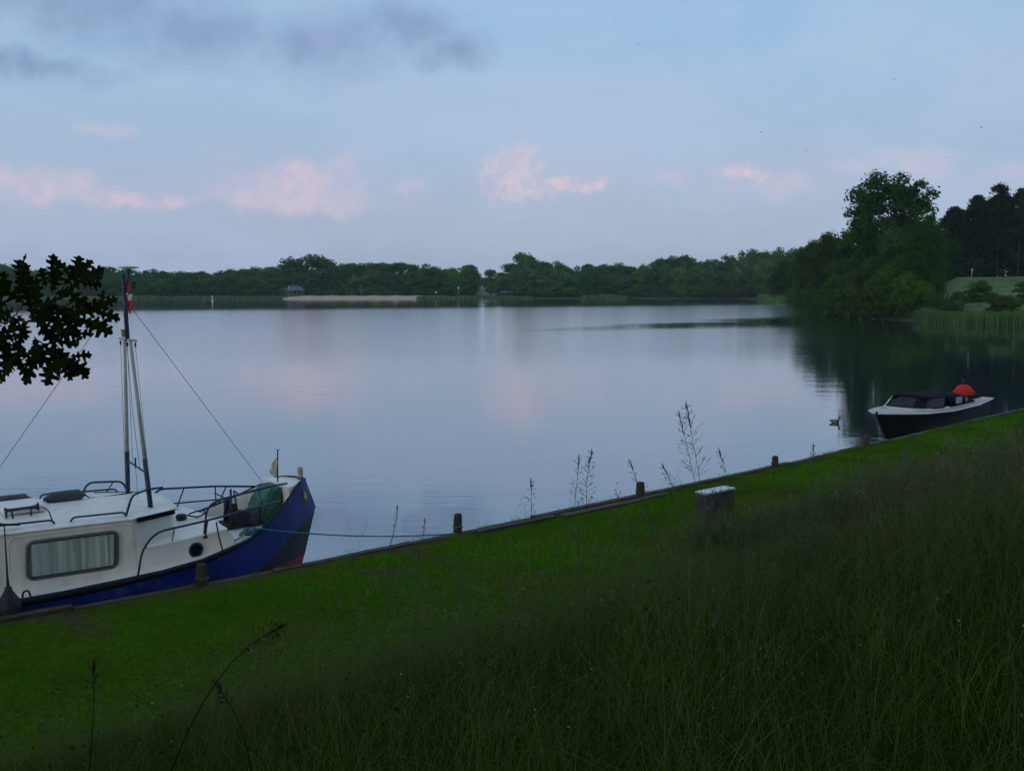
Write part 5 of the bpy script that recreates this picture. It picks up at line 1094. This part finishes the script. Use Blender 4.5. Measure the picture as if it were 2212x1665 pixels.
def limb(pts, r0, r1, n=6):                  # a gently crooked limb through the given points
    P = [Vector(p) for p in pts]; Q = []
    for i in range(len(P) - 1):
        p0, p1, p2, p3 = P[max(0, i - 1)], P[i], P[i + 1], P[min(len(P) - 1, i + 2)]
        for k in range(5):
            t = k / 5; q = .5 * ((2 * p1) + (p2 - p0) * t + (2 * p0 - 5 * p1 + 4 * p2 - p3) * t * t + (3 * p1 - p0 - 3 * p2 + p3) * t ** 3)
            Q.append(q + Vector((math.sin(i * 5 + k * 2.1), math.cos(i * 3 + k * 1.7), math.sin(i * 7 + k * 2.9))) * .006)
    Q.append(P[-1]); m = len(Q); tw.tube(Q, [r0 * (1 - k / (m - 1)) ** 2.6 + r1 for k in range(m)], n, False)
limb([start, loc((-4.2, -1.6, 7.0)), loc((-3.2, .3, 6.2)), loc(at_y(-420, 480, DB)), loc(a0), loc(a1), loc(at_y(30, 690, DB)), loc(at_y(90, 690, DB)), loc(at_y(150, 650, DB)), loc(at_y(165, 570, DB))], .07, .0016, 7)
limb([loc(a1), loc(at_y(0, 697, DB)), loc(at_y(40, 672, DB)), loc(at_y(55, 640, DB))], .005, .0014)
limb([loc(at_y(-420, 480, DB)), loc(at_y(-350, 640, DB - .1)), loc(at_y(-200, 780, DB)), loc(at_y(0, 787, DB)), loc(at_y(30, 776, DB)), loc(at_y(80, 755, DB)), loc(at_y(130, 775, DB)), loc(at_y(148, 822, DB))], .012, .0016)
limb([loc(at_y(90, 690, DB)), loc(at_y(170, 690, DB)), loc(at_y(215, 680, DB))], .0025, .001)
limb([loc(a0), loc(at_y(-240, 450, DB + .1)), loc(at_y(-150, 400, DB + .2))], .006, .0012)
twig = tw.build('twig', M['bark'], br)
# one lobed leaf, folded on its midrib
OUT = [(0, .015), (.10, .03), (.17, .13), (.22, .14), (.24, .05), (.30, .06), (.37, .23), (.44, .25), (.45, .08), (.52, .08), (.61, .29), (.70, .28), (.69, .10), (.76, .10), (.85, .21), (.91, .18), (.90, .07), (.96, .08), (1.0, 0)]
def leaf_mesh(k):
    rs = random.Random(k); vs = []; fs = []; m = len(OUT)
    for x, w in OUT: vs.append((x, 0, -.10 * x * x)); 
    for sg in (1, -1):
        for x, w in OUT: vs.append((x + rs.uniform(-.02, .02), sg * w * rs.uniform(.85, 1.15), .10 * w * rs.uniform(.2, 1.4) - .12 * x * x))
    for i in range(m - 1):
        fs.append((i, i + 1, m + i + 1, m + i)); fs.append((i + 1, i, 2 * m + i, 2 * m + i + 1))
    me = bpy.data.meshes.new('leaf'); me.from_pydata(vs, [], fs); me.update(); me.materials.append(L6); return me
LM = [leaf_mesh(k) for k in range(5)]
poly = [(-40, 640), (20, 630), (50, 600), (75, 650), (95, 612), (130, 620), (142, 596), (160, 578), (178, 586), (186, 612), (180, 640), (195, 660), (205, 690), (160, 690), (135, 690), (130, 725), (150, 760), (155, 785), (130, 790), (90, 770), (60, 778), (20, 772), (-40, 770)]
def inside(x, y):
    r_ = False
    for (x1, y1), (x2, y2) in zip(poly, poly[1:] + poly[:1]):
        if (y1 > y) != (y2 > y) and x < (x2 - x1) * (y - y1) / (y2 - y1) + x1: r_ = not r_
    return r_
rl = random.Random(21); LV = [(165, 598, -95, 60), (170, 594, -60, 46), (156, 598, -125, 48), (172, 606, -30, 58), (178, 612, 5, 50), (172, 600, -50, 44), (205, 660, -20, 50), (200, 670, 20, 60), (215, 665, -75, 40), (190, 690, 25, 60), (150, 770, -5, 46), (140, 775, 40, 60), (120, 765, 70, 62), (110, 600, -80, 52), (100, 620, -110, 48), (150, 720, 0, 50), (40, 640, -95, 58), (75, 640, -110, 50), (150, 750, -40, 40), (90, 770, 80, 46), (60, 770, 100, 46), (20, 770, 95, 40), (128, 785, 55, 46)]
while len(LV) < 128:
    x, y = rl.uniform(-45, 195), rl.uniform(580, 785)
    if inside(x, y): LV.append((x, y, math.degrees(math.atan2(y - 685, x - 60)) + rl.gauss(0, 40), rl.uniform(48, 72)))
for k in range(80):                           # leaves further back along the branch
    x, y = rl.choice([(-300, 560), (-200, 600), (-120, 630), (-220, 460), (-160, 410), (-330, 660), (-220, 770), (-120, 790), (-380, 520)]); LV.append((x + rl.gauss(0, 45), y + rl.gauss(0, 40), rl.uniform(0, 360), rl.uniform(38, 60)))
lbase = None
for (x, y, a, L) in LV:
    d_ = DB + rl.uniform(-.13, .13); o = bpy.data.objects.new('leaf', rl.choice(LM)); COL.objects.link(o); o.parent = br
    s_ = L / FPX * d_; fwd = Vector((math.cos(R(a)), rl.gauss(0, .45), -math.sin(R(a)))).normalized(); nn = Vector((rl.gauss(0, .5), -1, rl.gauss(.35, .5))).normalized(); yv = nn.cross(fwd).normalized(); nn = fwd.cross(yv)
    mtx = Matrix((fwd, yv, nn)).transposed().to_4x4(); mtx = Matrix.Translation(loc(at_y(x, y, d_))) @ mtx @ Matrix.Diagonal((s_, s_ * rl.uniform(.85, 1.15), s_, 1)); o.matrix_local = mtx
for x, y, rr, lb in ((9.0, 2.0, 9.5, 'unseen oak on the dike crest to the right, crown placed to shade the slope'), (1.5, -3.0, 8.5, 'unseen oak straight behind the viewer, crown placed to shade the slope')):  # unseen oaks, their high wide crowns set to darken the near grass
    e = empty('oak_tree', (x, y, 3.0), x); tag(e, lb, 'tree')
    cm = crown_mesh('crown', int(200 + x), 18, rr, 9.6, dome, 150, 1.8, 120, .34); link('crown', cr if False else cm, L6, e); link('trunk', trunk_mesh('trunk', int(x), 18, .45, 6, 9), M['bark'], e)

# ---------------------------------------------------------------- evening haze
mb = MB(); mb.box((0, 660, 22), (3300, 1900, 52)); hz = mb.build('haze'); tag(hz, kind='stuff')
hm = bpy.data.materials.new('haze'); hm.use_nodes = True; t_ = NG(hm.node_tree); t_.t.nodes.clear()
pv_ = t_.n('ShaderNodeVolumePrincipled'); pv_.inputs['Color'].default_value = (.80, .88, 1, 1); pv_.inputs['Density'].default_value = .00015
ho = t_.n('ShaderNodeOutputMaterial'); t_.put(ho.inputs['Volume'], pv_.outputs[0]); hz.data.materials.append(hm)
